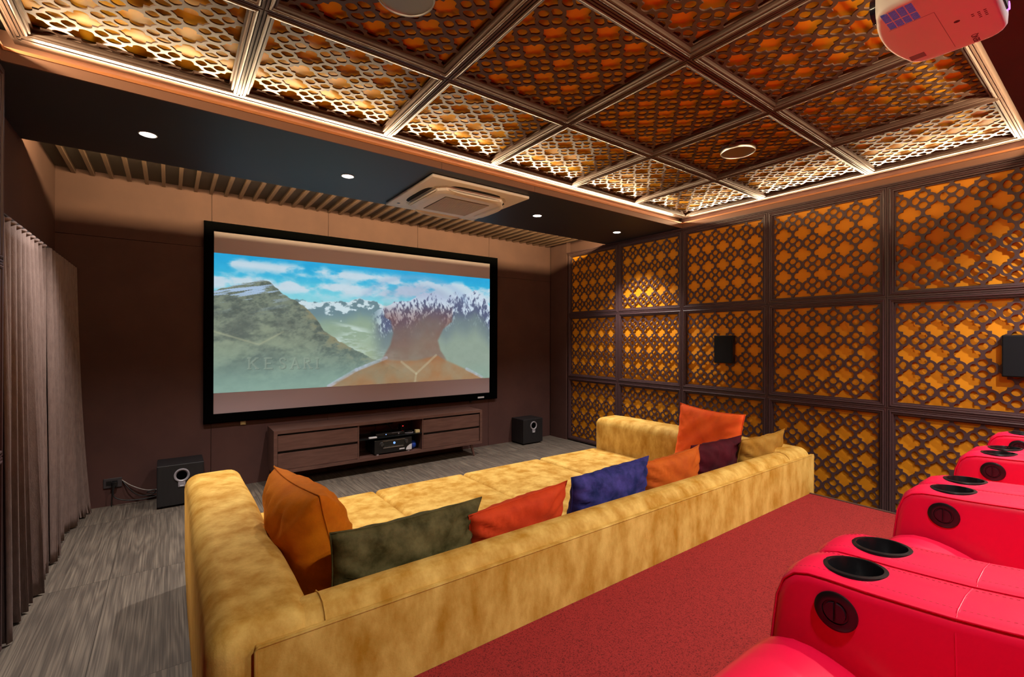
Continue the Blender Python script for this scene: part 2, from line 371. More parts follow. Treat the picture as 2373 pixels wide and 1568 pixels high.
DY = 0.983; ROWS = [(1.902, 2.842), (0.9585, 1.902), (0.015, 0.9585)]
CELLH = 0.9433
wp0 = make_panel('lattice_wall_panel', DY, CELLH, M['lattice'], M['ochre'], 0.017, '', 'wall panel', 'lattice panels of the right wall')
cn = ['nearest the screen wall', 'second from the screen wall', 'third from the screen wall', 'fourth from the screen wall', 'last before the right edge of the photo']
rn = ['top row', 'middle row', 'bottom row']
extra = {(1, 2): ', with a black speaker mounted', (1, 4): ', with a black speaker mounted'}
for r in range(3):
    for c in range(5):
        lab = 'brown quatrefoil lattice panel over orange, right wall, %s, %s' % (rn[r], cn[c])
        t = wp0 if (r, c) == (0, 0) else dup(wp0)
        t['label'] = lab
        z0, z1 = ROWS[r]
        place(t, Vector((0, -1, 0)), Vector((0, 0, 1)), Vector((-1, 0, 0)), (W, 5.213-DY*(c+0.5), (z0+z1)/2))
for r in range(3):
    t = dup(wp0); t['label'] = 'brown lattice panel at the left edge of the photo, %s' % rn[r]; t['group'] = 'lattice panels of the left wall'
    z0, z1 = ROWS[r]
    place(t, Vector((0, 1, 0)), Vector((0, 0, 1)), Vector((1, 0, 0)), (XP, 3.30-DY/2, (z0+z1)/2))
# rest of right wall towards the back, behind the camera
struct(MB().box(W, XB, YB, 0.296, 0, ZS).build('trim_9', M['wall']))
struct(MB().box(XP-0.07, XP, YB, 3.30-DY-0.002, 0, ZS).build('trim_10', M['wall']))

CX0, CY0, CDX, CDY = 4.902, 3.205, 0.914, 0.9065
ct0 = make_panel('lattice_ceiling_tile', CDY, CDX, M['ceilwood'], M['ochrec'], 0.026, '', 'ceiling tile', 'lattice ceiling tiles')
on = ['at the right wall', 'second from the right wall', 'third from the right wall', 'fourth from the right wall', 'fifth from the right wall', 'at the left wall']
jn = ['screen-side row', 'middle row', 'row over the recliners']
first = True
for j in range(3):
    for i in range(6):
        if j == 2 and i == 5: continue
        t = ct0 if first else dup(ct0); first = False
        t['label'] = 'bronze lattice ceiling tile over orange, %s, %s' % (jn[j], on[i])
        place(t, Vector((0, 1, 0)), Vector((1, 0, 0)), Vector((0, 0, -1)), (CX0-CDX*(i+0.5), CY0-CDY*(j+0.5), ZC))
# perimeter moulding of the lattice ceiling, over the cove slots
pm = MB()
xl = CX0-6*CDX; yr = CY0-3*CDY
for k, (a, z) in enumerate(((0.0, ZC), (0.014, ZC+0.004), (0.028, ZC))):
    pm.box(xl-0.012, CX0+0.012, CY0+a+0.001, CY0+a+0.012, z, 3.05)
    pm.box(CX0+a+0.001, CX0+a+0.012, yr-0.012, CY0+0.05, z, 3.05)
    pm.box(xl-a-0.012, xl-a-0.001, yr-0.012, CY0+0.05, z, 3.05)
    if k == 0: pm.box(xl-0.012, CX0+0.012, yr-0.010, yr-0.001, z, 3.05)
pm.box(xl-0.04, CX0+0.06, CY0+0.04, YF+0.078, ZC+0.012, 3.05)
struct(pm.build('trim_11', M['ceilwood']), 'bright moulding round the lattice ceiling')
pb = MB().box(xl, xl+CDX, yr, CY0-2*CDY, ZC, 3.03)
struct(pb.build('trim_12', M['ceilwood']))

# ceiling speakers
for lab, (sx, sy) in (('round grey ceiling speaker in the tile near the right wall', (3.531, 1.845)), ('round grey ceiling speaker cut by the top edge of the photo', (0.800, 1.845))):
    t = thing('ceiling_speaker', lab, 'ceiling speaker', (sx, sy, ZC-0.004), 'round speakers in the lattice ceiling')
    MB().lathe((sx, sy, ZC+0.03), (0, 0, -1), [(0.124, 0), (0.124, 0.030), (0.122, 0.036), (0.117, 0.036), (0.116, 0.030)], 48).build('rim', M['metal'], t, angle=40)
    MB().lathe((sx, sy, ZC+0.024), (0, 0, -1), [(0.116, 0), (0.116, 0.009), (0.05, 0.0115), (0.0, 0.012)], 48).build('grille', M['spkgrey'], t, angle=40)

# ------------------------------------------------------------------ downlights
def downlight(x, y, label, power, group, energy_col, angle=1.75, blend=0.9, tiltx=0.0):
    t = thing('downlight', label, 'ceiling light', (x, y, ZS), group)
    MB().lathe((x, y, ZS+0.002), (0, 0, -1), [(0.042, 0.0), (0.050, 0.0), (0.052, 0.004), (0.047, 0.0065), (0.042, 0.003)], 32).build('trim_ring', M['white'], t, angle=40)
    MB().lathe((x, y, ZS+0.001), (0, 0, -1), [(0.043, 0), (0.043, 0.003), (0.0, 0.004)], 32).build('lens', M['lamp'], t)
    l = bpy.data.lights.new('spot', 'SPOT'); l.energy = power; l.spot_size = angle; l.spot_blend = blend; l.shadow_soft_size = 0.035; l.color = energy_col
    o = bpy.data.objects.new('spot', l); COL.objects.link(o); o.parent = t; o.location = (0, 0, -0.045); o.rotation_euler = (tiltx, 0, 0)
    return t
for x, lab in ((-0.115, 'leftmost lit downlight in the front soffit'), (1.171, 'lit downlight in the front soffit left of the air conditioner'),
               (3.18, 'lit downlight in the front soffit just right of the air conditioner'), (4.459, 'rightmost lit downlight in the front soffit')):
    downlight(x, 3.85, lab, P_SPOT, 'downlights in the front soffit', COOL)
for x, k_, lab in ((0.85, 0.85, 'lit downlight in the rear soffit behind the nearest recliner'), (2.45, 0.85, 'lit downlight in the rear soffit behind the middle recliners'),
                   (3.45, 1.0, 'added fill downlight in the rear soffit behind the farthest recliner'), (4.40, 1.15, 'lit downlight in the rear soffit by the right wall')):  # third one is an added lamp that brightens the lattice wall
    downlight(x, -0.20, lab, P_REAR*k_, 'downlights in the rear soffit', COOL, angle=2.5)

# ------------------------------------------------------------------ air conditioner
ax0, ax1, ay0, ay1 = 1.69, 2.685, 3.36, 4.365
acx, acy = (ax0+ax1)/2, (ay0+ay1)/2
t = thing('air_conditioner', 'off white ceiling cassette air conditioner set in the dark soffit', 'air conditioner', (acx, acy, ZS))
MB().rbox(ax0, ax1, ay0, ay1, ZS-0.030, ZS, 0.012, 3).build('panel', M['cream'], t, angle=35)
def octo(s, ch): return [(s, ch), (ch, s), (-ch, s), (-s, ch), (-s, -ch), (-ch, -s), (ch, -s), (s, -ch)]
def slab(polys):          # stacked outlines (half size, chamfer position, z)
    b = MB(); vs = []; fs = []
    for s_, c_, z_ in polys: vs += [(acx+x, acy+y, z_) for x, y in octo(s_, c_)]
    for k in range(len(polys)-1):
        for i in range(8): fs.append((k*8+i, k*8+(i+1) % 8, (k+1)*8+(i+1) % 8, (k+1)*8+i))
    fs.append(tuple(range((len(polys)-1)*8, len(polys)*8))); fs.append(tuple(range(7, -1, -1)))
    return b.add(vs, fs)
slab([(0.372, 0.30, ZS-0.029), (0.370, 0.298, ZS-0.0325), (0.345, 0.29, ZS-0.0325)]).build('outlet_recess', M['acgrey'], t)
slab([(0.348, 0.29, ZS-0.029), (0.340, 0.285, ZS-0.058), (0.315, 0.27, ZS-0.072), (0.285, 0.25, ZS-0.074)]).build('grille_surround', M['cream'], t, angle=30)
gb = MB()
for k in range(30):
    yy = acy-0.215+0.43*k/29; gb.box(acx-0.225, acx+0.225, yy-0.004, yy+0.004, ZS-0.080, ZS-0.074)
for k in range(24):
    xx = acx-0.22+0.44*k/23; gb.box(xx-0.0022, xx+0.0022, acy-0.219, acy+0.219, ZS-0.079, ZS-0.074)
gb.build('air_grille', M['acgrey'], t)
MB().box(acx-0.23, acx+0.23, acy-0.225, acy+0.225, ZS-0.0755, ZS-0.0735).build('grille_back', M['dark'], t)
for k in range(4):
    R = Matrix.Rotation(k*PI/2, 3, 'Z'); nn = 16
    def strip(name, m_, pts_at, smooth):
        vs = []; fs = []
        for i in range(nn+1):
            u = -1+2*i/nn; lens = math.sqrt(max(0, 1-u**4))
            for d, z in pts_at(lens):
                p = R @ Vector((d, u*0.265, 0)); vs.append((acx+p.x, acy+p.y, ZS+z))
        for i in range(nn):
            for q in range(4): fs.append((i*4+q, i*4+(q+1) % 4, i*4+4+(q+1) % 4, i*4+4+q))
        fs.extend([(3, 2, 1, 0), tuple(nn*4+q for q in range(4))])
        return MB().add(vs, fs).build(name, m_, t, smooth=smooth)
    strip('outlet_slot', M['dark'], lambda l: ((0.356, -0.0295), (0.360+0.062*l, -0.0295), (0.360+0.062*l, -0.0312), (0.356, -0.0312)), False)
    strip('louvre', M['cream'], lambda l: ((0.347, -0.044), (0.349+0.050*l, -0.044-0.036*l), (0.345+0.050*l, -0.050-0.036*l), (0.343, -0.050)), True)
MB().box(ax0+0.06, ax0+0.085, ay1-0.16, ay1-0.135, ZS-0.032, ZS-0.029).build('sensor_eye', M['black'], t)

# ------------------------------------------------------------------ screen
sx0, sx1, sz0, sz1 = 0.278, 3.844, 0.675, 2.715
t = thing('projection_screen', 'wide white projection screen in a black frame, mountain film scene on it', 'projection screen', ((sx0+sx1)/2, 5.56, sz0))
ix0, ix1, iz0, iz1 = 0.363, 3.718, 0.768, 2.621
b = MB(); vs = []
for d0, y in ((0, 5.598), (0, 5.556), (0.012, 5.548), (0.073, 5.548), (0.085, 5.560), (0.085, 5.598)):
    f = d0/0.085
    x0, x1 = sx0+(ix0-sx0)*f, sx1+(ix1-sx1)*f; z0, z1 = sz0+(iz0-sz0)*f, sz1+(iz1-sz1)*f
    vs += [(x0, y, z0), (x1, y, z0), (x1, y, z1), (x0, y, z1)]
fs = []
for k in range(6):
    for c in range(4): fs.append((k*4+c, k*4+(c+1) % 4, ((k+1) % 6)*4+(c+1) % 4, ((k+1) % 6)*4+c))
b.add(vs, fs).build('border', M['velvetblack'], t)
MB().box(ix0-0.01, ix1+0.01, 5.572, 5.580, iz0-0.01, iz1+0.01).build('screen_cloth', M['screen'], t)
MB().box(3.505, 3.61, 5.545, 5.549, 0.700, 0.722).build('badge', M['paper'], t)
fb_ = MB().box(3.40, 3.43, 5.575, 5.60, 0.645, 0.675).build('bracket', M['black'], t)

# projected picture, painted procedurally
px0, px1, pz0, pz1 = 0.362, 3.719, 0.979, 2.404
NX, NZ = 620, 264
rng = np.random.RandomState(3)
def vnoise(x, y, seed):
    r = np.random.RandomState(seed).rand(256, 256)
    xi = np.floor(x).astype(int); yi = np.floor(y).astype(int); fx = x-xi; fy = y-yi
    fx = fx*fx*(3-2*fx); fy = fy*fy*(3-2*fy); g_ = lambda a, c: r[a % 256, c % 256]
    return (g_(xi, yi)*(1-fx)+g_(xi+1, yi)*fx)*(1-fy)+(g_(xi, yi+1)*(1-fx)+g_(xi+1, yi+1)*fx)*fy
def fbm(x, y, seed, o=5):
    a = 0; amp = 0.5
    for k in range(o): a = a+amp*vnoise(x*2**k, y*2**k, seed+k); amp *= 0.5
    return a/(1-0.5**o)
sg, tg = np.meshgrid((np.arange(NX)+0.5)/NX, (np.arange(NZ)+0.5)/NZ)
def sm(e0, e1, v): q = np.clip((v-e0)/(e1-e0), 0, 1); return q*q*(3-2*q)
def line(pts): p = np.array(pts); return np.interp(sg, p[:, 0], p[:, 1])
def mixc(a, c, f): return a*(1-f[..., None])+np.array(c)*f[..., None]
A = 2.36
img = np.zeros((NZ, NX, 3)); img[:] = (28, 168, 222)
img = mixc(img, (96, 205, 228), sm(0.0, 0.30, tg)); img = mixc(img, (172, 222, 226), sm(0.12, 0.42, tg)*0.8)
cl = fbm(sg*A*6, tg*13, 11, 6)+0.16*fbm(sg*A*22, tg*36, 15, 4)-0.03
band = np.exp(-((tg-(0.06+0.05*sg))/0.045)**2)*1.0+np.exp(-((tg-0.20)/0.075)**2)*1.15
img = mixc(img, (205, 222, 234), sm(0.45, 0.64, cl*0.72+0.22*band)*np.clip(band, 0, 1)*0.95)
# far range, valley, right range
n1 = fbm(sg*A*9, tg*9, 31, 6); n2 = fbm(sg*A*22, tg*30, 41, 5); n3 = fbm(sg*A*3, tg*7, 51, 5)
ridge = fbm(sg*A*10+tg*6, tg*3+5, 61, 5)
far = line([(0, 0.34), (0.244, 0.309), (0.293, 0.32), (0.34, 0.303), (0.388, 0.309), (0.438, 0.267), (0.49, 0.285), (0.539, 0.32), (1, 0.33)])+(n2-0.5)*0.035
mk = sm(-0.004, 0.006, tg-far); dep = tg-far
c_far = mixc(np.zeros_like(img)+np.array((110, 140, 150)), (205, 225, 232), sm(0.46, 0.60, n2+0.10-dep*2.2))
c_far = mixc(c_far, (148, 172, 150), sm(0.08, 0.22, dep)); c_far = mixc(c_far, (160, 178, 150), sm(0.25, 0.5, dep))
img = img*(1-mk[..., None])+c_far*mk[..., None]
mt = line([(0, 0.75), (0.43, 0.46), (0.50, 0.375), (0.528, 0.336), (0.572, 0.281), (0.63, 0.261), (0.689, 0.182), (0.751, 0.179), (0.789, 0.228), (0.835, 0.147), (0.883, 0.167), (0.928, 0.118), (0.975, 0.204), (1.0, 0.274)])+(n2-0.5)*0.03
mk = sm(-0.003, 0.006, tg-mt)*sm(0.47, 0.545, sg); dep = tg-mt
streak = 0.55*fbm(sg*A*40+tg*22, tg*16-sg*22, 71, 5)+0.45*fbm(sg*A*90-tg*30, tg*24+sg*50, 75, 3)
c_m = mixc(np.zeros_like(img)+np.array((88, 98, 130)), (205, 222, 238), sm(0.42, 0.60, streak+0.09-dep*0.8))
c_m = mixc(c_m, (120, 140, 140), sm(0.16, 0.30, dep)*0.85); c_m = mixc(c_m, (150, 168, 152), sm(0.28, 0.5, dep)*0.9)
img = img*(1-mk[..., None])+c_m*mk[..., None]
# river flats
riv = np.exp(-((sg-(0.36+0.26*np.clip(tg-0.45, 0, 1)+0.05*np.sin(tg*26)))/(0.02+0.30*np.clip(tg-0.47, 0, 1)))**2)*sm(0.46, 0.52, tg)*sm(0.85, 0.66, tg)
img = mixc(img, (196, 216, 208), riv*sm(0.35, 0.62, fbm(sg*A*14, tg*44, 81, 4))*0.9)
# left hill
hl = line([(0, 0.268), (0.063, 0.216), (0.133, 0.167), (0.15, 0.18), (0.187, 0.261), (0.226, 0.311), (0.261, 0.363), (0.298, 0.463), (0.317, 0.542), (0.365, 0.623), (0.414, 0.688), (0.491, 0.783), (0.54, 0.82), (0.62, 0.93), (0.70, 1.05), (1, 1.3)])+(n2-0.5)*0.022
mk = sm(-0.003, 0.005, tg-hl); dep = tg-hl
crag = fbm(sg*A*16+tg*10, tg*26-sg*12, 91, 5)
c_h = mixc(np.zeros_like(img)+np.array((88, 100, 94)), (126, 138, 122), sm(0.28, 0.66, 0.6*crag+0.4*fbm(sg*A*60+tg*24, tg*80, 95, 4)))
c_h = mixc(c_h, (150, 162, 138), sm(0.40, 0.66, n3)*sm(0.12, 0.40, dep)*0.75)
c_h = mixc(c_h, (96, 106, 100), sm(0.52, 0.36, n3)*sm(0.10, 0.30, dep)*0.6)
c_h = mixc(c_h, (148, 140, 108), sm(0.45, 0.62, crag)*np.exp(-(dep/0.09)**2)*sm(0.2, 0.3, sg)*0.8)
c_h = mixc(c_h, (170, 196, 226), sm(0.60, 0.66, fbm(sg*A*7+tg*9, tg*60+sg*30, 101, 3))*np.exp(-((tg-0.25)/0.10)**2)*sm(0.24, 0.12, sg))
pth = np.abs(tg-np.interp(sg, [0, 0.122, 0.192], [0.56, 0.655, 0.558])); c_h = mixc(c_h, (172, 176, 146), np.exp(-(pth/0.008)**2)*sm(0.2, 0.18, sg)*0.6)
c_h = mixc(c_h, (130, 162, 152), sm(0.55, 1.0, tg)*0.8)
img = img*(1-mk[..., None])+c_h*mk[..., None]
img = mixc(img, (140, 172, 158), sm(0.80, 1.0, tg)*0.55)
# ghosted figure in a coat, dissolving over the valley
edgeL = np.interp(tg, [0.20, 0.336, 0.423, 0.447, 0.559, 0.66, 0.723, 0.80], [0.53, 0.528, 0.534, 0.556, 0.567, 0.556, 0.540, 0.52])
edgeR = np.interp(tg, [0.20, 0.306, 0.444, 0.514, 0.622, 0.717, 0.80], [0.835, 0.822, 0.816, 0.777, 0.752, 0.764, 0.79])
hd = sm(-0.006, 0.006, sg-edgeL)*sm(-0.006, 0.006, edgeR-sg)*sm(0.20, 0.36, tg)*sm(0.86, 0.78, tg)
img = mixc(img, (128, 74, 62), hd*(0.42+0.22*(n1-0.5))*sm(0.24, 0.44, tg)*1.15)
bt = line([(0, 2), (0.325, 1.0), (0.424, 0.875), (0.535, 0.785), (0.602, 0.80), (0.66, 0.80), (0.752, 0.76), (0.79, 0.806), (0.884, 0.901), (0.965, 0.99), (1, 1.05)])
bd = sm(-0.01, 0.02, tg-bt)
img = mixc(img, (168, 112, 70), bd*(0.66+0.5*(n1-0.5)))
def seg(p, q, wd):
    px_, pz_ = (sg-p[0])*A, tg-p[1]; dx, dz = (q[0]-p[0])*A, q[1]-p[1]
    h_ = np.clip((px_*dx+pz_*dz)/(dx*dx+dz*dz+1e-9), 0, 1); return sm(wd, wd*0.45, np.hypot(px_-dx*h_, pz_-dz*h_))
for p, q in (((0.60, 0.814), (0.66, 0.925)), ((0.66, 0.925), (0.745, 0.76)), ((0.66, 0.925), (0.655, 1.0))): img = mixc(img, (196, 190, 158), seg(p, q, 0.014)*0.4)
for p, q in (((0.335, 0.995), (0.43, 0.87)), ((0.43, 0.87), (0.54, 0.775)), ((0.885, 0.90), (0.96, 0.985))): img = mixc(img, (190, 200, 226), seg(p, q, 0.020)*(0.10+0.75*n2))
tb = np.exp(-((np.hypot((sg-0.672)*A/0.52, (tg-0.34)/0.29)-1)/0.10)**2)*sm(0.33, 0.2, tg)
img = mixc(img, (150, 180, 214), tb*0.45)
img = mixc(img, (140, 150, 190), sm(1.0, 0.7, np.hypot((sg-0.672)*A/0.50, (tg-0.34)/0.27))*sm(0.30, 0.2, tg)*0.40)
# faint title lettering
GL = {'K': [((0, 0), (0, 1)), ((0.62, 0), (0.05, 0.55)), ((0.2, 0.45), (0.66, 1))], 'E': [((0, 0), (0, 1)), ((0, 0), (0.5, 0)), ((0, 0.5), (0.4, 0.5)), ((0, 1), (0.55, 1))],
      'S': [],
      'A': [((0.32, 0), (0, 1)), ((0.32, 0), (0.66, 1)), ((0.12, 0.64), (0.53, 0.64))], 'R': [((0, 0), (0, 1)), ((0, 0), (0.4, 0.05)), ((0.4, 0.05), (0.48, 0.28)), ((0.48, 0.28), (0, 0.5)), ((0.25, 0.5), (0.6, 1))], 'I': [((0, 0), (0, 1))]}
_sp = [(0.5, 0.15), (0.42, 0.03), (0.25, 0), (0.08, 0.08), (0.04, 0.25), (0.14, 0.42), (0.38, 0.55), (0.5, 0.72), (0.46, 0.9), (0.28, 1.0), (0.1, 0.97), (0.02, 0.84)]
GL['S'] = list(zip(_sp[:-1], _sp[1:]))
SER = {'K': [(0, 0), (0, 1), (0.62, 0), (0.66, 1)], 'E': [(0, 0), (0, 1)], 'S': [], 'A': [(0, 1), (0.66, 1)], 'R': [(0, 1), (0.6, 1)], 'I': [(0, 0), (0, 1)]}
cur = 0.095
tmask = np.zeros_like(sg)
for ch, adv in zip('KESARI', (0.046, 0.040, 0.036, 0.040, 0.040, 0.0)):
    hh = 0.078; sx_ = hh/A
    yb = 0.755+0.06*(cur-0.09)
    P = lambda p: (cur+p[0]*sx_, yb+p[1]*hh)
    for a_, b_ in GL[ch]: tmask = np.maximum(tmask, seg(P(a_), P(b_), 0.0085))
    for a_ in SER[ch]: q_ = P(a_); tmask = np.maximum(tmask, seg((q_[0]-0.004, q_[1]), (q_[0]+0.004, q_[1]), 0.006))
    cur += adv
img = mixc(img, (84, 100, 92), np.roll(np.roll(tmask, 1, 0), 1, 1)*0.55); img = mixc(img, (176, 190, 172), tmask*0.42)
img = np.clip(img+(n2[..., None]-0.5)*10, 0, 255)
lin = np.where(img/255 <= 0.04045, img/255/12.92, ((img/255+0.055)/1.055)**2.4)
gx = np.linspace(px0, px1, NX+1); gz = np.linspace(pz1, pz0, NZ+1)
GX, GZ = np.meshgrid(gx, gz); co = np.stack([GX, np.full_like(GX, 5.5712), GZ], -1).reshape(-1, 3)-np.array(base_of(t))
me = bpy.data.meshes.new('projected_picture')
ii, jj = np.meshgrid(np.arange(NZ), np.arange(NX), indexing='ij'); a0 = (ii*(NX+1)+jj).ravel()
quads = np.stack([a0+NX+1, a0+NX+2, a0+1, a0], 1)
me.vertices.add(len(co)); me.vertices.foreach_set('co', co.ravel())
me.loops.add(quads.size); me.loops.foreach_set('vertex_index', quads.ravel())
me.polygons.add(len(quads)); me.polygons.foreach_set('loop_start', np.arange(0, quads.size, 4)); me.polygons.foreach_set('loop_total', np.full(len(quads), 4))
me.update(calc_edges=True)
ca = me.color_attributes.new('picture', 'FLOAT_COLOR', 'CORNER')
ca.data.foreach_set('color', np.repeat(np.concatenate([lin.reshape(-1, 3), np.ones((NX*NZ, 1))], 1), 4, axis=0).ravel())
pmt = bpy.data.materials.new('projected film picture'); pmt.use_nodes = True
n = pmt.node_tree.nodes; L = pmt.node_tree.links; bs = n['Principled BSDF']; at = n.new('ShaderNodeVertexColor'); at.layer_name = 'picture'
L.new(at.outputs['Color'], bs.inputs['Emission Color']); bs.inputs['Emission Strength'].default_value = 0.92
bs.inputs['Base Color'].default_value = (0.04, 0.04, 0.04, 1); bs.inputs['Roughness'].default_value = 0.95; bs.inputs['Specular IOR Level'].default_value = 0.05
link('projected_picture', me, pmt, t)

# ------------------------------------------------------------------ wall bits under the screen
tag(MB().box(0.605, 0.652, 5.588, 5.60, 0.632, 0.675).cyl((0.628, 5.588, 0.655), (0, -1, 0), 0.013, 0.012, 16).build('wall_fitting', M['creambox'], angle=40), 'small brass coloured fitting on the wall under the screen frame', 'wall fitting')
t = thing('wall_socket', 'dark wall socket plate with a plug left of the left subwoofer', 'socket', (-0.41, 5.60, 0.21))
MB().rbox(-0.475, -0.345, 5.588, 5.60, 0.165, 0.252, 0.004, 2).build('plate', M['plate'], t)
for ox in (-0.455, -0.412): MB().box(ox, ox+0.035, 5.585, 5.589, 0.19, 0.228).build('outlet', M['black'], t)
MB().rbox(-0.418, -0.375, 5.545, 5.588, 0.185, 0.225, 0.008, 2).build('plug', M['black'], t, angle=40)
def bez(pts, n=24):
    pts = [Vector(p) for p in pts]; out = []
    P = [pts[0]]+pts+[pts[-1]]
    for k in range(1, len(P)-2):
        for i in range(n):
            u = i/n; p0, p1, p2, p3 = P[k-1], P[k], P[k+1], P[k+2]
            out.append(0.5*((2*p1)+(-p0+p2)*u+(2*p0-5*p1+4*p2-p3)*u*u+(-p0+3*p1-3*p2+p3)*u**3))
    return out+[pts[-1]]
cg = 'cables by the left subwoofer'
tag(MB().tube(bez([(-0.395, 5.55, 0.19), (-0.40, 5.54, 0.10), (-0.32, 5.53, 0.05), (-0.18, 5.53, 0.035), (-0.06, 5.535, 0.05)]), 0.005).build('power_cable', M['cable'], smooth=True), 'black cable drooping from the plug to the left subwoofer', 'cable', cg)
tag(MB().tube(bez([(-0.405, 5.55, 0.19), (-0.412, 5.55, 0.10), (-0.415, 5.555, 0.006)]), 0.004).build('power_cable', M['cable'], smooth=True), 'black cable hanging straight down from the wall plug to the floor', 'cable', cg)
tag(MB().tube(bez([(-0.345, 5.59, 0.225), (-0.27, 5.575, 0.16), (-0.16, 5.56, 0.105), (-0.04, 5.553, 0.10)]), 0.004).build('signal_cable', M['greycable'], smooth=True), 'pale grey cable from the socket plate to the left subwoofer', 'cable', cg)
tag(MB().tube(bez([(-0.34, 5.59, 0.215), (-0.29, 5.56, 0.14), (-0.22, 5.555, 0.07), (-0.12, 5.55, 0.06), (-0.10, 5.545, 0.10), (-0.16, 5.55, 0.085), (-0.05, 5.552, 0.06)]), 0.0045).build('signal_cable', M['cable'], smooth=True), 'black looped cable tangled beside the left subwoofer', 'cable', cg)

# ------------------------------------------------------------------ subwoofers
def subwoofer(x0, y0, wd, dp, ht, label, rot=0):
    t = thing('subwoofer', label, 'subwoofer', (x0+wd/2, y0+dp/2, 0), 'subwoofers either side of the cabinet')
    MB().rbox(x0, x0+wd, y0, y0+dp, 0.018, ht, 0.006, 2).build('cabinet', M['subblack'], t)
    for fx in (x0+0.05, x0+wd-0.05):
        for fy in (y0+0.05, y0+dp-0.05): MB().cyl((fx, fy, 0), (0, 0, 1), 0.018, 0.02, 14).build('foot', M['black'], t)
    c = (x0+wd*0.52, y0, ht*0.735)
    MB().lathe(c, (0, -1, 0), [(0.052, -0.002), (0.061, 0.0), (0.059, 0.009), (0.052, 0.011), (0.042, 0.004), (0.039, -0.001)], 36).rbox(c[0]-0.028, c[0]+0.028, y0-0.008, y0+0.002, c[2]-0.105, c[2]-0.05, 0.004, 2).build('port_ring', M['silver'], t, angle=40)
    MB().cyl((c[0], y0-0.0015, c[2]), (0, -1, 0), 0.042, 0.0020, 28).build('port_mouth', M['velvetblack'], t)
    MB().box(c[0]-0.014, c[0]+0.014, y0-0.0095, y0-0.008, c[2]-0.099, c[2]-0.088).build('badge', M['paper'], t)
    return t
subwoofer(-0.084, 5.215, 0.352, 0.315, 0.385, 'black cube subwoofer by the socket, partly behind the gold sofa arm')
subwoofer(4.125, 5.295, 0.365, 0.285, 0.367, 'black cube subwoofer right of the television cabinet')

# ------------------------------------------------------------------ media cabinet
kx0, kx1, ky0, ky1, kz0, kz1 = 0.852, 3.343, 5.18, 5.55, 0.158, 0.600
t = thing('media_cabinet', 'long low walnut media cabinet on tapered legs under the screen', 'cabinet', ((kx0+kx1)/2, 5.36, 0))
th = 0.034
b = MB().box(kx0, kx1, ky0, ky1, kz1-th, kz1).box(kx0, kx1, ky0, ky1, kz0, kz0+th).box(kx0, kx0+th, ky0, ky1, kz0+th, kz1-th).box(kx1-th, kx1, ky0, ky1, kz0+th, kz1-th)
b.box(1.700, 1.716, ky0+0.012, ky1, kz0+th, kz1-th).box(2.484, 2.500, ky0+0.012, ky1, kz0+th, kz1-th)
b.box(kx0+th, 1.700, ky1-0.012, ky1, kz0+th, kz1-th).box(2.25, kx1-th, ky1-0.012, ky1, kz0+th, kz1-th).box(1.716, 2.25, ky1-0.012, ky1, kz0+th, 0.47)
b.build('carcass', M['walnut'], t)
for xa, xb in ((kx0+th+0.004, 1.698), (2.502, kx1-th-0.004)):
    MB().box(xa, xb, ky0+0.012, ky0+0.032, 0.389, 0.546).build('drawer', M['walnut'], t)
    MB().box(xa, xb, ky0+0.012, ky0+0.032, 0.196, 0.362).build('drawer', M['walnut'], t)
    MB().box(xa, xb, ky0+0.035, ky0+0.045, kz0+th, kz1-th).build('drawer_recess', M['dark'], t)
for lx, s in ((0.99, -1), (3.20, 1)):
    for ly, sy in ((5.23, -1), (5.50, 1)):
        MB().cyl((lx+s*0.038, ly+sy*0.018, 0.0), (-s*0.038, -sy*0.018, kz0), 0.012, math.sqrt(kz0**2+0.042**2), 14, r2=0.023).build('leg', M['walnut'], t, angle=40)
MB().box(1.716, 2.484, ky0+0.02, ky1-0.02, 0.388, 0.396).build('glass_shelf', M['glass'], t)
# electronics in the open bay
t = thing('av_receiver', 'black audio receiver with two knobs and a lit display, lower bay of the cabinet', 'receiver', (2.13, 5.36, kz0+th))
MB().rbox(1.90, 2.36, 5.215, 5.52, 0.207, 0.362, 0.004, 2).build('case', M['black'], t)
MB().rbox(2.005, 2.265, 5.208, 5.218, 0.275, 0.345, 0.004, 2).build('display_panel', mat('gloss black panel', (0.012, 0.012, 0.01), 0.12), t)
MB().box(2.0, 2.27, 5.206, 5.2155, 0.346, 0.350).build('chrome_strip', M['metal'], t)
MB().box(2.0, 2.25, 5.205, 5.2155, 0.266, 0.272).build('chrome_strip', M['metal'], t)
for cx in (1.985, 2.285): MB().lathe((cx, 5.216, 0.315), (0, -1, 0), [(0.027, 0), (0.027, 0.004), (0.022, 0.006), (0.020, 0.024), (0.0, 0.025)], 24).build('knob', mat('black knob', (0.03, 0.03, 0.03), 0.25), t, angle=40)
MB().cyl((2.135, 5.2085, 0.316), (0, -1, 0), 0.014, 0.003, 20).build('dial_light', M['ledblue'], t)
MB().box(2.20, 2.265, 5.2125, 5.2155, 0.226, 0.240).build('sticker', M['paper'], t)
b = MB(); pts = [(2.285, 5.213, 0.211), (2.357, 5.213, 0.211), (2.357, 5.213, 0.277), (2.33, 5.213, 0.270), (2.30, 5.213, 0.25), (2.287, 5.213, 0.23)]
b.add([*pts, *[(x, 5.2155, z) for x, y, z in pts]], [(0, 1, 2, 3, 4, 5), (6, 7, 8, 9, 10, 11)]+[(i, (i+1) % 6, 6+(i+1) % 6, 6+i) for i in range(6)]).build('corner_sticker', M['paper'], t)
for fx in (1.94, 2.32):
    for fy in (5.24, 5.48): MB().cyl((fx, fy, kz0+th), (0, 0, 1), 0.022, 0.016, 16).build('foot', M['silver'], t)
t = thing('set_top_box', 'flat black set top box on the glass shelf of the cabinet', 'media box', (2.10, 5.36, 0.396))
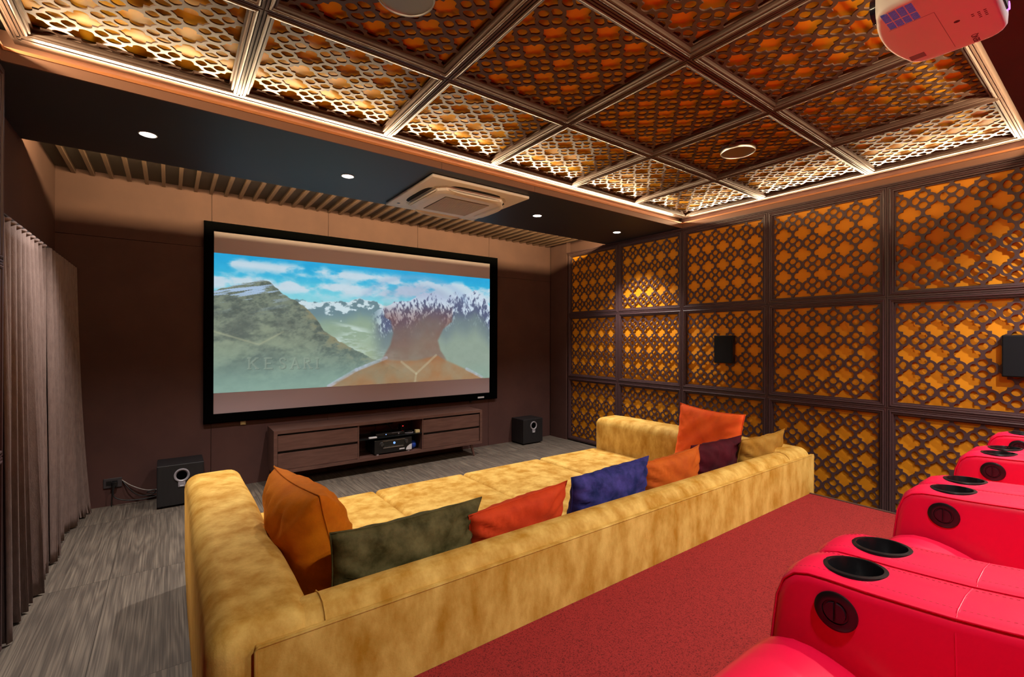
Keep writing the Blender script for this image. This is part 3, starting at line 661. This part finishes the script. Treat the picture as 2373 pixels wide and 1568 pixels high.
MB().rbox(1.93, 2.28, 5.25, 5.42, 0.398, 0.432, 0.004, 2).build('case', M['black'], t)
MB().cyl((2.05, 5.2505, 0.415), (0, -1, 0), 0.006, 0.002, 12).build('indicator', M['ledblue'], t)
MB().box(2.12, 2.24, 5.2485, 5.2505, 0.424, 0.426).build('chrome_line', M['silver'], t)
MB().box(2.20, 2.212, 5.247, 5.2505, 0.404, 0.420).build('button', M['silver'], t)
tag(MB().rbox(1.835, 1.925, 5.20, 5.235, 0.396, 0.412, 0.003, 2).build('remote_control', M['paper']), 'small white remote at the left end of the glass shelf', 'remote control')
t = thing('disc_stack', 'small round black disc with pale rim on the glass shelf', 'puck', (2.35, 5.30, 0.396))
MB().lathe((2.35, 5.29, 0.396), (0, 0, 1), [(0.052, 0), (0.058, 0.004), (0.058, 0.008), (0.052, 0.010)], 30).build('rim', M['silver'], t, angle=40)
MB().lathe((2.35, 5.29, 0.405), (0, 0, 1), [(0.050, 0), (0.046, 0.018), (0.0, 0.022)], 30).build('top', M['black'], t, angle=40)
tag(MB().rbox(2.415, 2.47, 5.225, 5.265, 0.396, 0.430, 0.003, 2).build('card_box', M['creambox']), 'small cream box at the right end of the glass shelf', 'box')
tag(MB().lathe((2.405, 5.31, kz0+th), (0, 0, 1), [(0.0, 0.0), (0.03, 0.004), (0.046, 0.025), (0.05, 0.05), (0.046, 0.075), (0.028, 0.094), (0.0, 0.1)], 24).build('blue_ball', M['bluething'], smooth=True), 'blue ball beside the receiver in the cabinet', 'ball')
tag(MB().rbox(2.32, 2.38, 5.46, 5.53, 0.396, 0.470, 0.004, 2).cyl((2.39, 5.458, 0.455), (0, 1, 0), 0.001, 0.001, 6).build('network_box', M['black']), 'small black box at the back of the glass shelf', 'media box')
tag(MB().cyl((2.345, 5.458, 0.452), (0, -1, 0), 0.006, 0.003, 12).build('standby_light', M['ledred']), 'red standby light at the back of the cabinet bay', 'light')
t = thing('socket_strip', 'pale wall socket strip with black plugs seen through the cabinet back', 'socket', (2.0, 5.60, 0.51))
MB().rbox(1.72, 2.26, 5.588, 5.60, 0.475, 0.555, 0.004, 2).build('plate', M['plate'], t)
for cx in (1.745, 1.80, 2.00, 2.13): MB().rbox(cx-0.016, cx+0.016, 5.560, 5.589, 0.497, 0.532, 0.006, 2).build('plug', M['black'], t, angle=40)
cg = 'cables in the open cabinet bay'
for lab, pts in (('black lead from the third plug down to the glass shelf', [(2.00, 5.555, 0.515), (2.02, 5.51, 0.49), (2.00, 5.49, 0.43), (1.98, 5.45, 0.404)]),
                 ('black lead from the rightmost plug down to the glass shelf', [(2.13, 5.555, 0.515), (2.17, 5.50, 0.48), (2.20, 5.47, 0.44), (2.22, 5.45, 0.404)]),
                 ('black looped lead beside the red standby light', [(2.31, 5.44, 0.404), (2.33, 5.43, 0.47), (2.29, 5.44, 0.49), (2.27, 5.44, 0.43), (2.30, 5.42, 0.403)]),
                 ('black lead from the second plug to the left end of the glass shelf', [(1.80, 5.555, 0.515), (1.82, 5.5, 0.45), (1.76, 5.44, 0.41), (1.735, 5.40, 0.402)])):
    tag(MB().tube(bez(pts), 0.005).build('power_lead', M['cable'], smooth=True), lab, 'cable', cg)

# ------------------------------------------------------------------ wall speakers
def wall_speaker(yc, zc, label):
    t = thing('wall_speaker', label, 'speaker', (W+0.03, yc, zc), 'black speakers on the lattice wall')
    MB().rbox(W-0.028, W+0.026, yc-0.108, yc+0.108, zc-0.152, zc+0.152, 0.006, 2).build('case', M['black'], t)
    MB().rbox(W-0.036, W-0.026, yc-0.103, yc+0.103, zc-0.147, zc+0.147, 0.004, 2).build('grille', M['grille'], t)
wall_speaker(2.715, 1.432, 'slim black speaker on the third lattice panel from the screen')
wall_speaker(0.49, 1.425, 'slim black speaker cut by the right edge of the photo')

# ------------------------------------------------------------------ curtains
def curtain(name, y0, y1, label, seed, lean):
    rr = random.Random(seed); b = MB(); ny, nz = 230, 26; vs = []; fs = []
    ph = [rr.uniform(0, 6.28) for _ in range(6)]
    for j in range(nz+1):
        v = j/nz; z = 2.13*(1-v)+0.012
        for i in range(ny+1):
            u = i/ny; y = y0+(y1-y0)*u
            pl = 2*PI*(y-y0)/0.105
            amp = 0.030+0.022*v
            d = math.sin(pl+0.5*math.sin(u*9+ph[0])+0.35*v*math.sin(u*17+ph[1]))
            d = math.copysign(abs(d)**0.75, d)
            low = 0.022*math.sin(u*7+ph[2]+v*1.2)*v+0.012*math.sin(u*23+ph[3])*v
            x = -0.690+amp*d+low+lean(u, v)
            yy = y+0.012*math.sin(pl*2+ph[4])*v
            vs.append((x, yy, z))
    k = len(vs); vs2 = [(x-0.006, y, z) for x, y, z in vs]
    for j in range(nz):
        for i in range(ny):
            a = j*(ny+1)+i; fs.append((a, a+1, a+ny+2, a+ny+1)); fs.append((k+a, k+a+ny+1, k+a+ny+2, k+a+1))
    for i in range(ny):
        fs.append((i, k+i, k+i+1, i+1)); a = nz*(ny+1)+i; fs.append((a, a+1, k+a+1, k+a))
    for j in range(nz):
        a = j*(ny+1); fs.append((a, a+ny+1, k+a+ny+1, k+a)); a += ny; fs.append((a, k+a, k+a+ny+1, a+ny+1))
    t = thing(name, label, 'curtain', (-0.69, (y0+y1)/2, 0.012), 'curtains on the left wall')
    b.add(vs+vs2, fs).build('drape', M['curtain'], t, smooth=True)
    n_ = int((y1-y0)/0.105)
    for q in range(n_): MB().tube([(-0.672, y0+0.105*(q+0.5)-0.020, 2.128), (-0.650, y0+0.105*(q+0.5), 2.135), (-0.672, y0+0.105*(q+0.5)+0.02, 2.128)], 0.010, 6).build('pleat', M['curtain'], t, smooth=True)
curtain('curtain', 3.34, 4.33, 'near taupe velvet curtain hanging by the left edge of the photo', 4, lambda u, v: 0.014*v)
curtain('curtain', 4.36, 5.50, 'far taupe velvet curtain reaching the corner by the screen wall', 9, lambda u, v: 0.02+0.075*(u**6)*(v**3))
t = thing('curtain_track', 'dark curtain track along the left wall above the curtains', 'curtain track', (-0.70, 4.42, 2.14))
MB().box(-0.80, -0.66, 3.31, 5.57, 2.148, 2.156).build('rail', M['plate'], t)

# ------------------------------------------------------------------ carpeted riser
struct(MB().box(XP, 3.985, YB, 1.515, 0, 0.35).build('carpeted_riser', M['carpet']), 'red carpeted riser behind the sofa')
struct(MB().box(3.985, 4.003, YB, 1.515, 0, 0.356).build('trim_13', M['nosing']), 'brown nosing along the right edge of the riser')

# ------------------------------------------------------------------ sofa
sxl, sxr, syb, syf = 0.082, 4.075, 1.535, 3.545
t = thing('sofa', 'long deep gold velvet sofa facing the screen', 'sofa', ((sxl+sxr)/2, 2.5, 0))
MB().box(sxl+0.03, sxr-0.03, syb+0.03, syf-0.05, 0, 0.06).build('plinth', M['dark'], t)
def wob(seed, a, k=6.0):
    rr = random.Random(seed); p = [rr.uniform(0, 6.28) for _ in range(6)]
    return lambda v: v+Vector((a*math.sin(k*v.y+p[0])*math.sin(k*1.3*v.z+p[1]), a*math.sin(k*v.x+p[2]), a*math.sin(k*v.y*1.2+p[3])*math.sin(k*v.x+p[4])))
def soft(x0, x1, y0, y1, z0, z1, r, crown=0.0, cuts=14, seg=5, fnx=None):
    """rounded upholstery block with subdivided faces and crowned top"""
    bm = bmesh.new(); bmesh.ops.create_cube(bm, size=1)
    for v in bm.verts: v.co = Vector((x0 if v.co.x < 0 else x1, y0 if v.co.y < 0 else y1, z0 if v.co.z < 0 else z1))
    bmesh.ops.bevel(bm, geom=bm.edges[:], offset=r, segments=seg, profile=0.5, affect='EDGES')
    for ax, lo, hi in ((0, x0, x1), (1, y0, y1)):
        for k in range(1, cuts):
            c = Vector((0, 0, 0)); c[ax] = lo+(hi-lo)*k/cuts; nn = Vector((0, 0, 0)); nn[ax] = 1
            bmesh.ops.bisect_plane(bm, geom=bm.verts[:]+bm.edges[:]+bm.faces[:], plane_co=c, plane_no=nn)
    mx, my = (x0+x1)/2, (y0+y1)/2
    def fn(v):
        u = (v.x-mx)/((x1-x0)/2); w_ = (v.y-my)/((y1-y0)/2)
        if v.z > (z0+z1)/2: v.z += crown*max(0, 1-u**4)*max(0, 1-w_**4)
        return fnx(v) if fnx else v
    return MB().frombm(bm, fn)
soft(sxl, 0.385, syb-0.004, syf, 0.045, 0.690, 0.075, 0.012, 12, 6, wob(2, 0.0025)).build('arm', M['gold'], t, angle=50)
soft(3.735, sxr, syb-0.004, syf, 0.045, 0.690, 0.075, 0.012, 12, 6, wob(5, 0.0025)).build('arm', M['gold'], t, angle=50)
soft(0.24, 3.88, syb, 1.705, 0.06, 0.682, 0.080, 0.010, 24, 6, wob(8, 0.003, 4)).build('back', M['gold'], t, angle=50)
for xa, xb in ((0.388, 1.285), (1.289, 2.068), (2.072, 2.930), (2.948, 3.732)):
    soft(xa, xb, 1.66, syf-0.005, 0.05, 0.362, 0.035, 0.010, 10, 4, wob(int(xa*50), 0.002, 5)).build('seat_cushion', M['gold'], t, angle=50)
MB().rbox(0.205, sxr-0.004, syb-0.018, syb+0.008, 0.03, 0.640, 0.006, 3).build('rear_panel', M['gold'], t, angle=50)
MB().tube([(0.205, syb-0.016, 0.05), (0.205, syb-0.016, 0.632), (0.212, syb-0.016, 0.639), (sxr-0.01, syb-0.016, 0.639), (sxr-0.006, syb-0.016, 0.63), (sxr-0.006, syb-0.016, 0.05)], 0.0045, 8).build('piping', M['gold'], t, smooth=True)

for sx_ in (0.405, 3.715):
    MB().tube([(sx_, 1.700, 0.40), (sx_, 1.704, 0.60), (sx_, 1.693, 0.648), (sx_, 1.665, 0.680), (sx_, 1.62, 0.6895), (sx_, 1.575, 0.681), (sx_, 1.548, 0.654), (sx_, 1.536, 0.61)], 0.0022, 8).build('seam', M['gold'], t, smooth=True)

# ------------------------------------------------------------------ cushions
def velvet(name, c, c2, sheen=0.5, sc=7):
    return mat(name, c, 0.75, noise=(sc, c2, ONE, 6, 0.36, 0.66), sheen=sheen, bump=(120, 0.10, ONE), spec=0.15)
CM = {'rust': velvet('rust orange velvet', (0.78, 0.215, 0.005), (0.60, 0.140, 0.004)), 'olive': velvet('olive green velvet', (0.046, 0.040, 0.010), (0.145, 0.122, 0.046), 0.6, 11),
      'red': velvet('red orange velvet', (0.64, 0.062, 0.012), (0.50, 0.040, 0.008)), 'blue': velvet('royal blue velvet', (0.010, 0.016, 0.085), (0.058, 0.048, 0.23), 0.6, 10),
      'orange': velvet('burnt orange velvet', (0.56, 0.115, 0.010), (0.43, 0.076, 0.008)), 'maroon': velvet('dark maroon velvet', (0.038, 0.002, 0.005), (0.075, 0.004, 0.010)),
      'mustard': velvet('mustard velvet', (0.30, 0.135, 0.012), (0.38, 0.20, 0.035)), 'coral': velvet('bright coral orange velvet', (0.90, 0.125, 0.016), (0.82, 0.085, 0.014))}
def cushion(key, label, size, thick, loc, rotm, seed, h=None):
    h = h or size
    t = thing('throw_cushion', label, 'cushion', loc, 'velvet cushions on the sofa'); rr = random.Random(seed)
    n = 26; vs = []; fs = []; ph = [rr.uniform(0, 6.28) for _ in range(12)]
    def pt(i, j, s):
        u, v = -1+2*i/n, -1+2*j/n
        x = size/2*u*(1-0.075*(1-v*v)*abs(u)**1.5); y = h/2*v*(1-0.075*(1-u*u)*abs(v)**1.5)
        e = max(0, (1-u*u)*(1-v*v)); tk = thick/2*e**0.42
        edge = min(1-abs(u), 1-abs(v))
        wr = 0.012*math.sin(9*u+ph[0]+3*v)*math.sin(7*v+ph[1])*e**0.5
        wr += 0.010*math.sin(22*math.atan2(v-0.2*math.sin(ph[2]), u)+ph[3])*math.exp(-((edge-0.22)/0.16)**2)*(1 if s > 0 else 0.7)
        sag = 0.02*math.sin(1.8*u+ph[4])+0.012*math.sin(2.6*v+ph[5])
        return Vector((x, y, s*max(0.0015, tk+wr*(1 if e > 0 else 0))+sag*0.6))
    idx = {}
    for s in (1, -1):
        for i in range(n+1):
            for j in range(n+1):
                bd = i in (0, n) or j in (0, n)
                if s < 0 and bd: idx[(i, j, s)] = idx[(i, j, 1)]; continue
                idx[(i, j, s)] = len(vs); p = pt(i, j, s)
                if bd: p.z = pt(i, j, 1).z-0.0015
                vs.append(p)
        for i in range(n):
            for j in range(n):
                q = (idx[(i, j, s)], idx[(i+1, j, s)], idx[(i+1, j+1, s)], idx[(i, j+1, s)]); fs.append(q if s > 0 else q[::-1])
    me = bpy.data.meshes.new('cover'); me.from_pydata([tuple(v) for v in vs], [], fs); me.update()
    link('cover', me, CM[key], t, smooth=True)
    edge = [idx[(i, 0, 1)] for i in range(n+1)]+[idx[(n, j, 1)] for j in range(1, n+1)]+[idx[(i, n, 1)] for i in range(n-1, -1, -1)]+[idx[(0, j, 1)] for j in range(n-1, -1, -1)]
    b = MB().tube([vs[k] for k in edge], 0.0035, 6, False)
    me2 = bpy.data.meshes.new('seam_piping'); me2.from_pydata([tuple(v) for v in b.v], [], b.f); me2.update()
    link('seam_piping', me2, CM[key], t, smooth=True)
    t.rotation_euler = rotm.to_euler(); return t
def Rx(a): return Matrix.Rotation(math.radians(a), 3, 'X')
def Ry(a): return Matrix.Rotation(math.radians(a), 3, 'Y')
def Rz(a): return Matrix.Rotation(math.radians(a), 3, 'Z')
STAND = Rx(90)    # cushion stands in the XZ plane, front towards -Y
def leaning(key, label, x, y, z, tilt, yaw_, roll, size, thick, seed, h=None):
    cushion(key, label, size, thick, (x, y, z), Rz(yaw_) @ Rx(tilt) @ STAND @ Rz(roll), seed, h)
leaning('olive', 'dark olive green cushion leaning on the sofa back next to the left arm', 0.82, 1.835, 0.590, 10, 2, -2, 0.70, 0.18, 1, 0.44)
leaning('red', 'red orange cushion between the olive and the blue cushions', 1.40, 1.845, 0.555, 12, 4, 4, 0.62, 0.18, 2, 0.44)
leaning('blue', 'royal blue cushion in the middle of the sofa back', 2.05, 1.835, 0.595, 10, 2, 0, 0.70, 0.18, 3, 0.44)
leaning('orange', 'burnt orange cushion between the blue and the maroon cushions', 2.65, 1.845, 0.580, 12, 3, 3, 0.62, 0.17, 4, 0.44)
leaning('maroon', 'dark maroon cushion in front of the bright coral cushion', 3.20, 1.86, 0.592, 9, 0, -1, 0.68, 0.18, 5, 0.44)
leaning('mustard', 'mustard gold cushion at the right end of the sofa back', 3.69, 1.765, 0.600, 13, -2, 3, 0.58, 0.14, 6, 0.44)
cushion('rust', 'rust orange cushion standing against the left sofa arm', 0.60, 0.30, (0.51, 2.21, 0.645), Rz(4) @ Ry(-12) @ Rz(90) @ STAND, 7, 0.56)
cushion('coral', 'bright coral orange cushion standing against the right sofa arm', 0.62, 0.20, (3.61, 2.15, 0.665), Rz(-4) @ Ry(10) @ Rz(90) @ STAND @ Rz(2), 8, 0.60)

# ------------------------------------------------------------------ recliners
PZ = 0.35
ARM_Y = [(0.520, PZ+0.04), (0.524, 0.60), (0.522, 0.80), (0.514, 0.88), (0.506, 0.950), (0.490, 0.994), (0.466, 1.018), (0.435, 1.028), (0.395, 1.031), (0.33, 1.033), (0.26, 1.038), (0.20, 1.043), (0.14, 1.051),
         (0.05, 1.066), (-0.10, 1.088), (-0.25, 1.095), (-0.40, 1.085), (-0.47, 1.05), (-0.50, 0.95), (-0.51, PZ+0.04)]
def offset_prof(d):
    out = []; k = len(ARM_Y)
    for i in range(k):
        p0 = Vector(ARM_Y[max(i-1, 0)]); p1 = Vector(ARM_Y[min(i+1, k-1)]); tdir = (p1-p0).normalized(); nrm = Vector((tdir.y, -tdir.x))
        q = Vector(ARM_Y[i])+nrm*d*-1.0
        out.append((q.x, q.y))
    return out
# normal check: profile runs front -> top -> back; outward is to the left of travel
def arm_mesh(x0, x1):
    b = MB(); r = 0.026; secs = []
    for a in (0, 22, 45, 68, 90): secs.append((x0+r*(1-math.cos(math.radians(a)))*1.0, r*(1-math.sin(math.radians(a)))))
    for k in range(1, 6): secs.append((x0+r+(x1-x0-2*r)*k/6, -0.006*math.sin(PI*k/6)))
    for a in (90, 68, 45, 22, 0): secs.append((x1-r*(1-math.cos(math.radians(a))), r*(1-math.sin(math.radians(a)))))
    vs = []; fs = []; k = len(ARM_Y)
    for xx, ins in secs: vs += [(xx, y, z) for y, z in offset_prof(ins)]
    for s in range(len(secs)-1):
        for i in range(k): fs.append((s*k+i, s*k+(i+1) % k, (s+1)*k+(i+1) % k, (s+1)*k+i))
    fs.append(tuple(range(k-1, -1, -1))); fs.append(tuple((len(secs)-1)*k+i for i in range(k)))
    return b.add(vs, fs)
def top_at(y):
    ys = [p[0] for p in ARM_Y[6:17]]; zs = [p[1] for p in ARM_Y[6:17]]
    return float(np.interp(y, ys[::-1], zs[::-1]))
def densify(pts, st):
    out = [Vector(pts[0])]
    for p, q in zip(pts[:-1], pts[1:]):
        p = Vector(p); q = Vector(q); nn = max(1, int((q-p).length/st))
        out += [p+(q-p)*i/nn for i in range(1, nn+1)]
    return out
def arm(t, x0, x1, control_side):
    mb = arm_mesh(x0, x1); off = base_of(t)
    cxm = (x0+x1)/2; cy = 0.372
    o = mb.build('arm', M['redleather'], t, angle=45)
    cut = MB().cyl((cxm, cy, 0.95), (0, 0, 1), 0.050, 0.2, 36).build('cut', None, t)
    md = o.modifiers.new('b', 'BOOLEAN'); md.operation = 'DIFFERENCE'; md.object = cut; md.solver = 'EXACT'
    bpy.context.view_layer.update(); dg = bpy.context.evaluated_depsgraph_get()
    me = bpy.data.meshes.new_from_object(o.evaluated_get(dg)); o.modifiers.clear(); o.data = me
    me.polygons.foreach_set('use_smooth', [True]*len(me.polygons))
    try: me.set_sharp_from_angle(angle=math.radians(40))
    except Exception: pass
    bpy.data.objects.remove(cut)
    zt = top_at(cy)+0.0048
    ch = MB().lathe((cxm, cy, zt), (0, 0.058, 1), [(0.0, -0.076), (0.044, -0.076), (0.0475, -0.070), (0.0495, 0.0), (0.0505, 0.0022), (0.0585, 0.0010), (0.0605, -0.003), (0.060, -0.010), (0.0505, -0.012), (0.0495, -0.078), (0.0, -0.079)], 44).build('cup_holder', M['black'], o, angle=50)
    ch['label'] = 'black cup holder ring'
    # piping on both side edges and stitching beside it
    pr = [p for p in offset_prof(0.006) if p[1] > 0.5]; p2 = offset_prof(-0.0005)
    pp = MB()
    for xx in (x0+0.006, x1-0.006): pp.tube([(xx, y, z) for y, z in pr[:-2]], 0.0024, 6)
    for i in range(1): pass
    pp.build('piping', M['redleather'], o, smooth=True)
    path = densify([(0, y, z) for y, z in p2[4:15]], 0.0045)
    for xx in (x0+0.034, x1-0.030):
        st = MB()
        for i in range(0, len(path)-2, 2):
            a = Vector((xx, path[i].y, path[i].z)); c = Vector((xx, path[i+1].y, path[i+1].z)); st.tube([a, c], 0.0013, 4)
        st.build('stitching', M['redstitch'], o)
    sm_ = MB(); z2 = top_at(0.195)
    sm_.tube([(x0+0.001, 0.185, 0.45), (x0+0.001, 0.190, 0.80), (x0+0.001, 0.195, z2-0.03), (x0+0.008, 0.195, z2-0.008), (x0+0.026, 0.196, z2+0.001), (cxm, 0.196, z2+0.0065), (x1-0.026, 0.196, z2+0.001), (x1-0.008, 0.195, z2-0.008), (x1-0.001, 0.195, z2-0.03), (x1-0.001, 0.190, 0.80)], 0.0020, 6)
    sm_.build('cross_seam', M['redleather'], o, smooth=True)
    if control_side:
        s = -1 if control_side < 0 else 1; xf = x0 if s < 0 else x1; c = (xf, 0.379, 0.966)
        cb = MB().lathe((xf-s*0.002, c[1], c[2]), (s, 0, 0), [(0.040, 0), (0.0395, 0.006), (0.034, 0.0085), (0.0245, 0.0075), (0.0235, 0.005), (0.0, 0.005)], 40).build('power_switch', M['black'], o, angle=35)
        cb['label'] = 'round black recline switch'
        for sd in (-1, 1):
            b = MB(); nn = 14; vs = []
            for q in range(nn+1):
                a = -PI/2+PI*q/nn; yy = sd*(0.0018+0.0185*math.cos(a)); zz = 0.0205*math.sin(a)
                vs.append((xf+s*0.002, c[1]+yy, c[2]+zz))
            for q in range(nn+1):
                a = -PI/2+PI*q/nn; yy = sd*(0.0026+0.0168*math.cos(a)); zz = 0.019*math.sin(a)
                vs.append((xf+s*0.0085, c[1]+yy, c[2]+zz))
            kk = nn+1
            fs = [tuple(range(kk)), tuple(range(kk, 2*kk))]+[(i, (i+1) % kk, kk+(i+1) % kk, kk+i) for i in range(kk)]
            b.add(vs, fs).build('rocker', mat('dark maroon black switch', (0.016, 0.006, 0.009), 0.3), cb)
    return o

def recliner(x0, xa, xb, x1, label):
    t = thing('recliner', label, 'recliner', ((x0+x1)/2, 0.0, PZ), 'red leather recliners in a row')
    MB().box(x0+0.02, x1-0.02, -0.45, 0.46, PZ, PZ+0.05).build('base', M['black'], t)
    arm(t, x0, xa, 0); arm(t, xb, x1, -1)
    g = 0.004
    def seatf(v):
        if v.z > 0.7:
            v.z -= min(0.20, 1.2*max(0, 0.42-v.y)**1.7)
            v.z -= 4.5*max(0, v.y-0.43)**2
        return v
    soft(xa+g, xb-g, -0.28, 0.540, 0.50, 0.886, 0.050, 0.022, 26, 6, seatf).build('seat', M['redleather'], t, angle=50)
    soft(xa+g, xb-g, 0.44, 0.560, 0.40, 0.74, 0.040, 0.0, 6, 4).build('footrest', M['redleather'], t, angle=50)
    stq = MB(); ys = np.linspace(0.48, 0.02, 90)
    def stz(y): return 0.886+0.021-min(0.20, 1.2*max(0, 0.42-y)**1.7)-4.5*max(0, y-0.43)**2-(0.030*max(0, (y-0.40)/0.145)**4)
    stq.tube([((xa+xb)/2-0.10, y, stz(y)-0.0012) for y in ys[8:]], 0.002, 5)
    stq.build('seat_seam', M['redleather'], t, smooth=True)
    def lean(v):
        v.y -= 0.22*max(0, v.z-0.6); return v
    soft(xa-0.03, xb+0.03, -0.46, -0.26, 0.56, 1.20, 0.07, 0.0, 8, 5, lean).build('backrest', M['redleather'], t, angle=50)
    soft(xa-0.03, xb+0.03, -0.47, -0.28, 1.16, 1.46, 0.07, 0.0, 8, 5, lean).build('headrest', M['redleather'], t, angle=50)
    return t
recliner(0.40, 0.575, 1.130, 1.305, 'nearest red leather recliner, its seat cut by the bottom edge of the photo')
recliner(1.307, 1.480, 2.035, 2.210, 'second red leather recliner, beyond the nearest double armrest')
recliner(2.212, 2.385, 2.890, 3.055, 'third red leather recliner from the camera')
recliner(3.057, 3.215, 3.640, 3.805, 'farthest red leather recliner, at the end by the lattice wall')

# ------------------------------------------------------------------ projector
qx0, qx1, qy0, qy1, qz0, qz1 = 1.665, 2.088, 0.235, 0.497, 2.490, 2.602
t = thing('projector', 'white projector hanging from the ceiling at the top right of the photo', 'projector', ((qx0+qx1)/2, 0.375, qz0))
def pout(ins, z):
    pts = []
    r = 0.055
    nx_ = 10
    for i in range(nx_+1):      # bowed front edge
        u = -1+2*i/nx_; pts.append(((qx0+qx1)/2+u*(qx1-qx0-2*r)/2, qy1-0.022*u*u))
    c1 = (qx1-r, qy1-0.022-r)
    pts += [(c1[0]+r*math.cos(a), c1[1]+r*math.sin(a)) for a in np.radians(np.linspace(70, 10, 4))]
    c2 = (qx1-r, qy0+r)
    pts += [(c2[0]+r*math.cos(a), c2[1]+r*math.sin(a)) for a in np.radians(np.linspace(0, -90, 6))]
    c3 = (qx0+r, qy0+r)
    pts += [(c3[0]+r*math.cos(a), c3[1]+r*math.sin(a)) for a in np.radians(np.linspace(-90, -180, 6))]
    c4 = (qx0+r, qy1-0.022-r)
    pts += [(c4[0]+r*math.cos(a), c4[1]+r*math.sin(a)) for a in np.radians(np.linspace(170, 110, 4))]
    mx, my = (qx0+qx1)/2, (qy0+qy1)/2
    return [(mx+(x-mx)*(1-ins/0.2), my+(y-my)*(1-ins/0.13), z) for x, y in pts]
secs = [pout(0.012, qz0), pout(0.005, qz0+0.003), pout(0.001, qz0+0.012), pout(0, qz0+0.03), pout(0, qz1-0.03), pout(0.002, qz1-0.012), pout(0.008, qz1-0.002), pout(0.014, qz1)]
k = len(secs[0]); vs = sum(secs, []); fs = []
for s in range(len(secs)-1):
    for i in range(k): fs.append((s*k+i, s*k+(i+1) % k, (s+1)*k+(i+1) % k, (s+1)*k+i))
fs += [tuple(range(k-1, -1, -1)), tuple((len(secs)-1)*k+i for i in range(k))]
MB().add(vs, fs).build('body', M['white'], t, angle=50)
vb = MB()
for c in range(4):
    for r_ in range(17):
        if r_ == 9: continue
        x = 1.684+r_*0.0058; y = 0.384+c*0.0185
        vb.box(x, x+0.0032, y, y+0.0155, qz0-0.0008, qz0+0.002)
vb.build('vent_grille', M['glow'], t)
MB().box(2.004, 2.036, 0.424, 0.462, qz0-0.0012, qz0+0.002).build('foot_pad', M['silver'], t)
ol = MB(); ol.box(1.785, 1.7862, 0.356, 0.460, qz0-0.0004, qz0+0.002).box(1.785, 2.05, 0.355, 0.3562, qz0-0.0004, qz0+0.002); ol.build('lamp_door', M['silver'], t)
pr_ = MB()
for k2 in range(10):
    pr_.box(1.885+0.011*(k2 % 4), 1.889+0.011*(k2 % 4), 0.262+0.013*(k2//4), 0.268+0.013*(k2//4), qz0-0.0004, qz0+0.001)
pr_.cyl((1.892, 0.325, qz0-0.0004), (0, 0, 1), 0.007, 0.001, 16); pr_.build('printed_marks', M['ink'], t)
tx = bpy.data.curves.new('tmp', 'FONT'); tx.body = 'BENQ'; tx.size = 0.021; tx.extrude = 0.0003; tx.align_x = 'CENTER'; tx.align_y = 'CENTER'
to = bpy.data.objects.new('tmp', tx); COL.objects.link(to); dg = bpy.context.evaluated_depsgraph_get()
tm = bpy.data.meshes.new_from_object(to.evaluated_get(dg)); bpy.data.objects.remove(to)
lo = link('lettering', tm, M['ink'], t)
# text lies on the underside, reading from the edge inwards
mm = Matrix((Vector((-1, 0, 0)), Vector((0, 1, 0)), Vector((0, 0, -1)))).transposed().to_4x4()
mm.translation = Vector((2.040, 0.306, qz0-0.0004))-base_of(t); lo.matrix_local = mm
MB().cyl((1.76, qy1-0.05, 2.555), (0, 1, 0), 0.036, 0.046, 28).build('lens', mat('lens glass', (0.01, 0.01, 0.02), 0.05, coat=0.5), t, angle=40)
MB().cyl((1.87, 0.375, qz1), (0, 0, 1), 0.02, ZC-qz1+0.01, 20).cyl((1.87, 0.375, ZC-0.02), (0, 0, 1), 0.05, 0.02, 24).box(1.78, 1.96, 0.33, 0.42, qz1-0.002, qz1+0.008).build('ceiling_mount', M['white'], t, angle=40)
MB().cyl((2.02, qy0-0.001, 2.54), (0, -1, 0), 0.012, 0.003, 14).build('added_glow_disc', M['purple'], t)  # emissive disc added for the violet glow at the projector's rear
MB().rbox(1.90, 2.00, qy0-0.004, qy0+0.002, 2.52, 2.585, 0.002, 1).build('port_panel', M['black'], t)
tag(MB().rbox(1.93, 1.955, qy0-0.06, qy0-0.004, 2.545, 2.560, 0.003, 2).tube(bez([(1.942, qy0-0.058, 2.552), (1.95, qy0-0.14, 2.56), (1.96, qy0-0.25, 2.66), (1.95, qy0-0.30, 2.80), (1.93, qy0-0.31, ZS)]), 0.005).build('video_cable', M['cable'], smooth=True), 'black cable plugged into the back of the projector', 'cable')
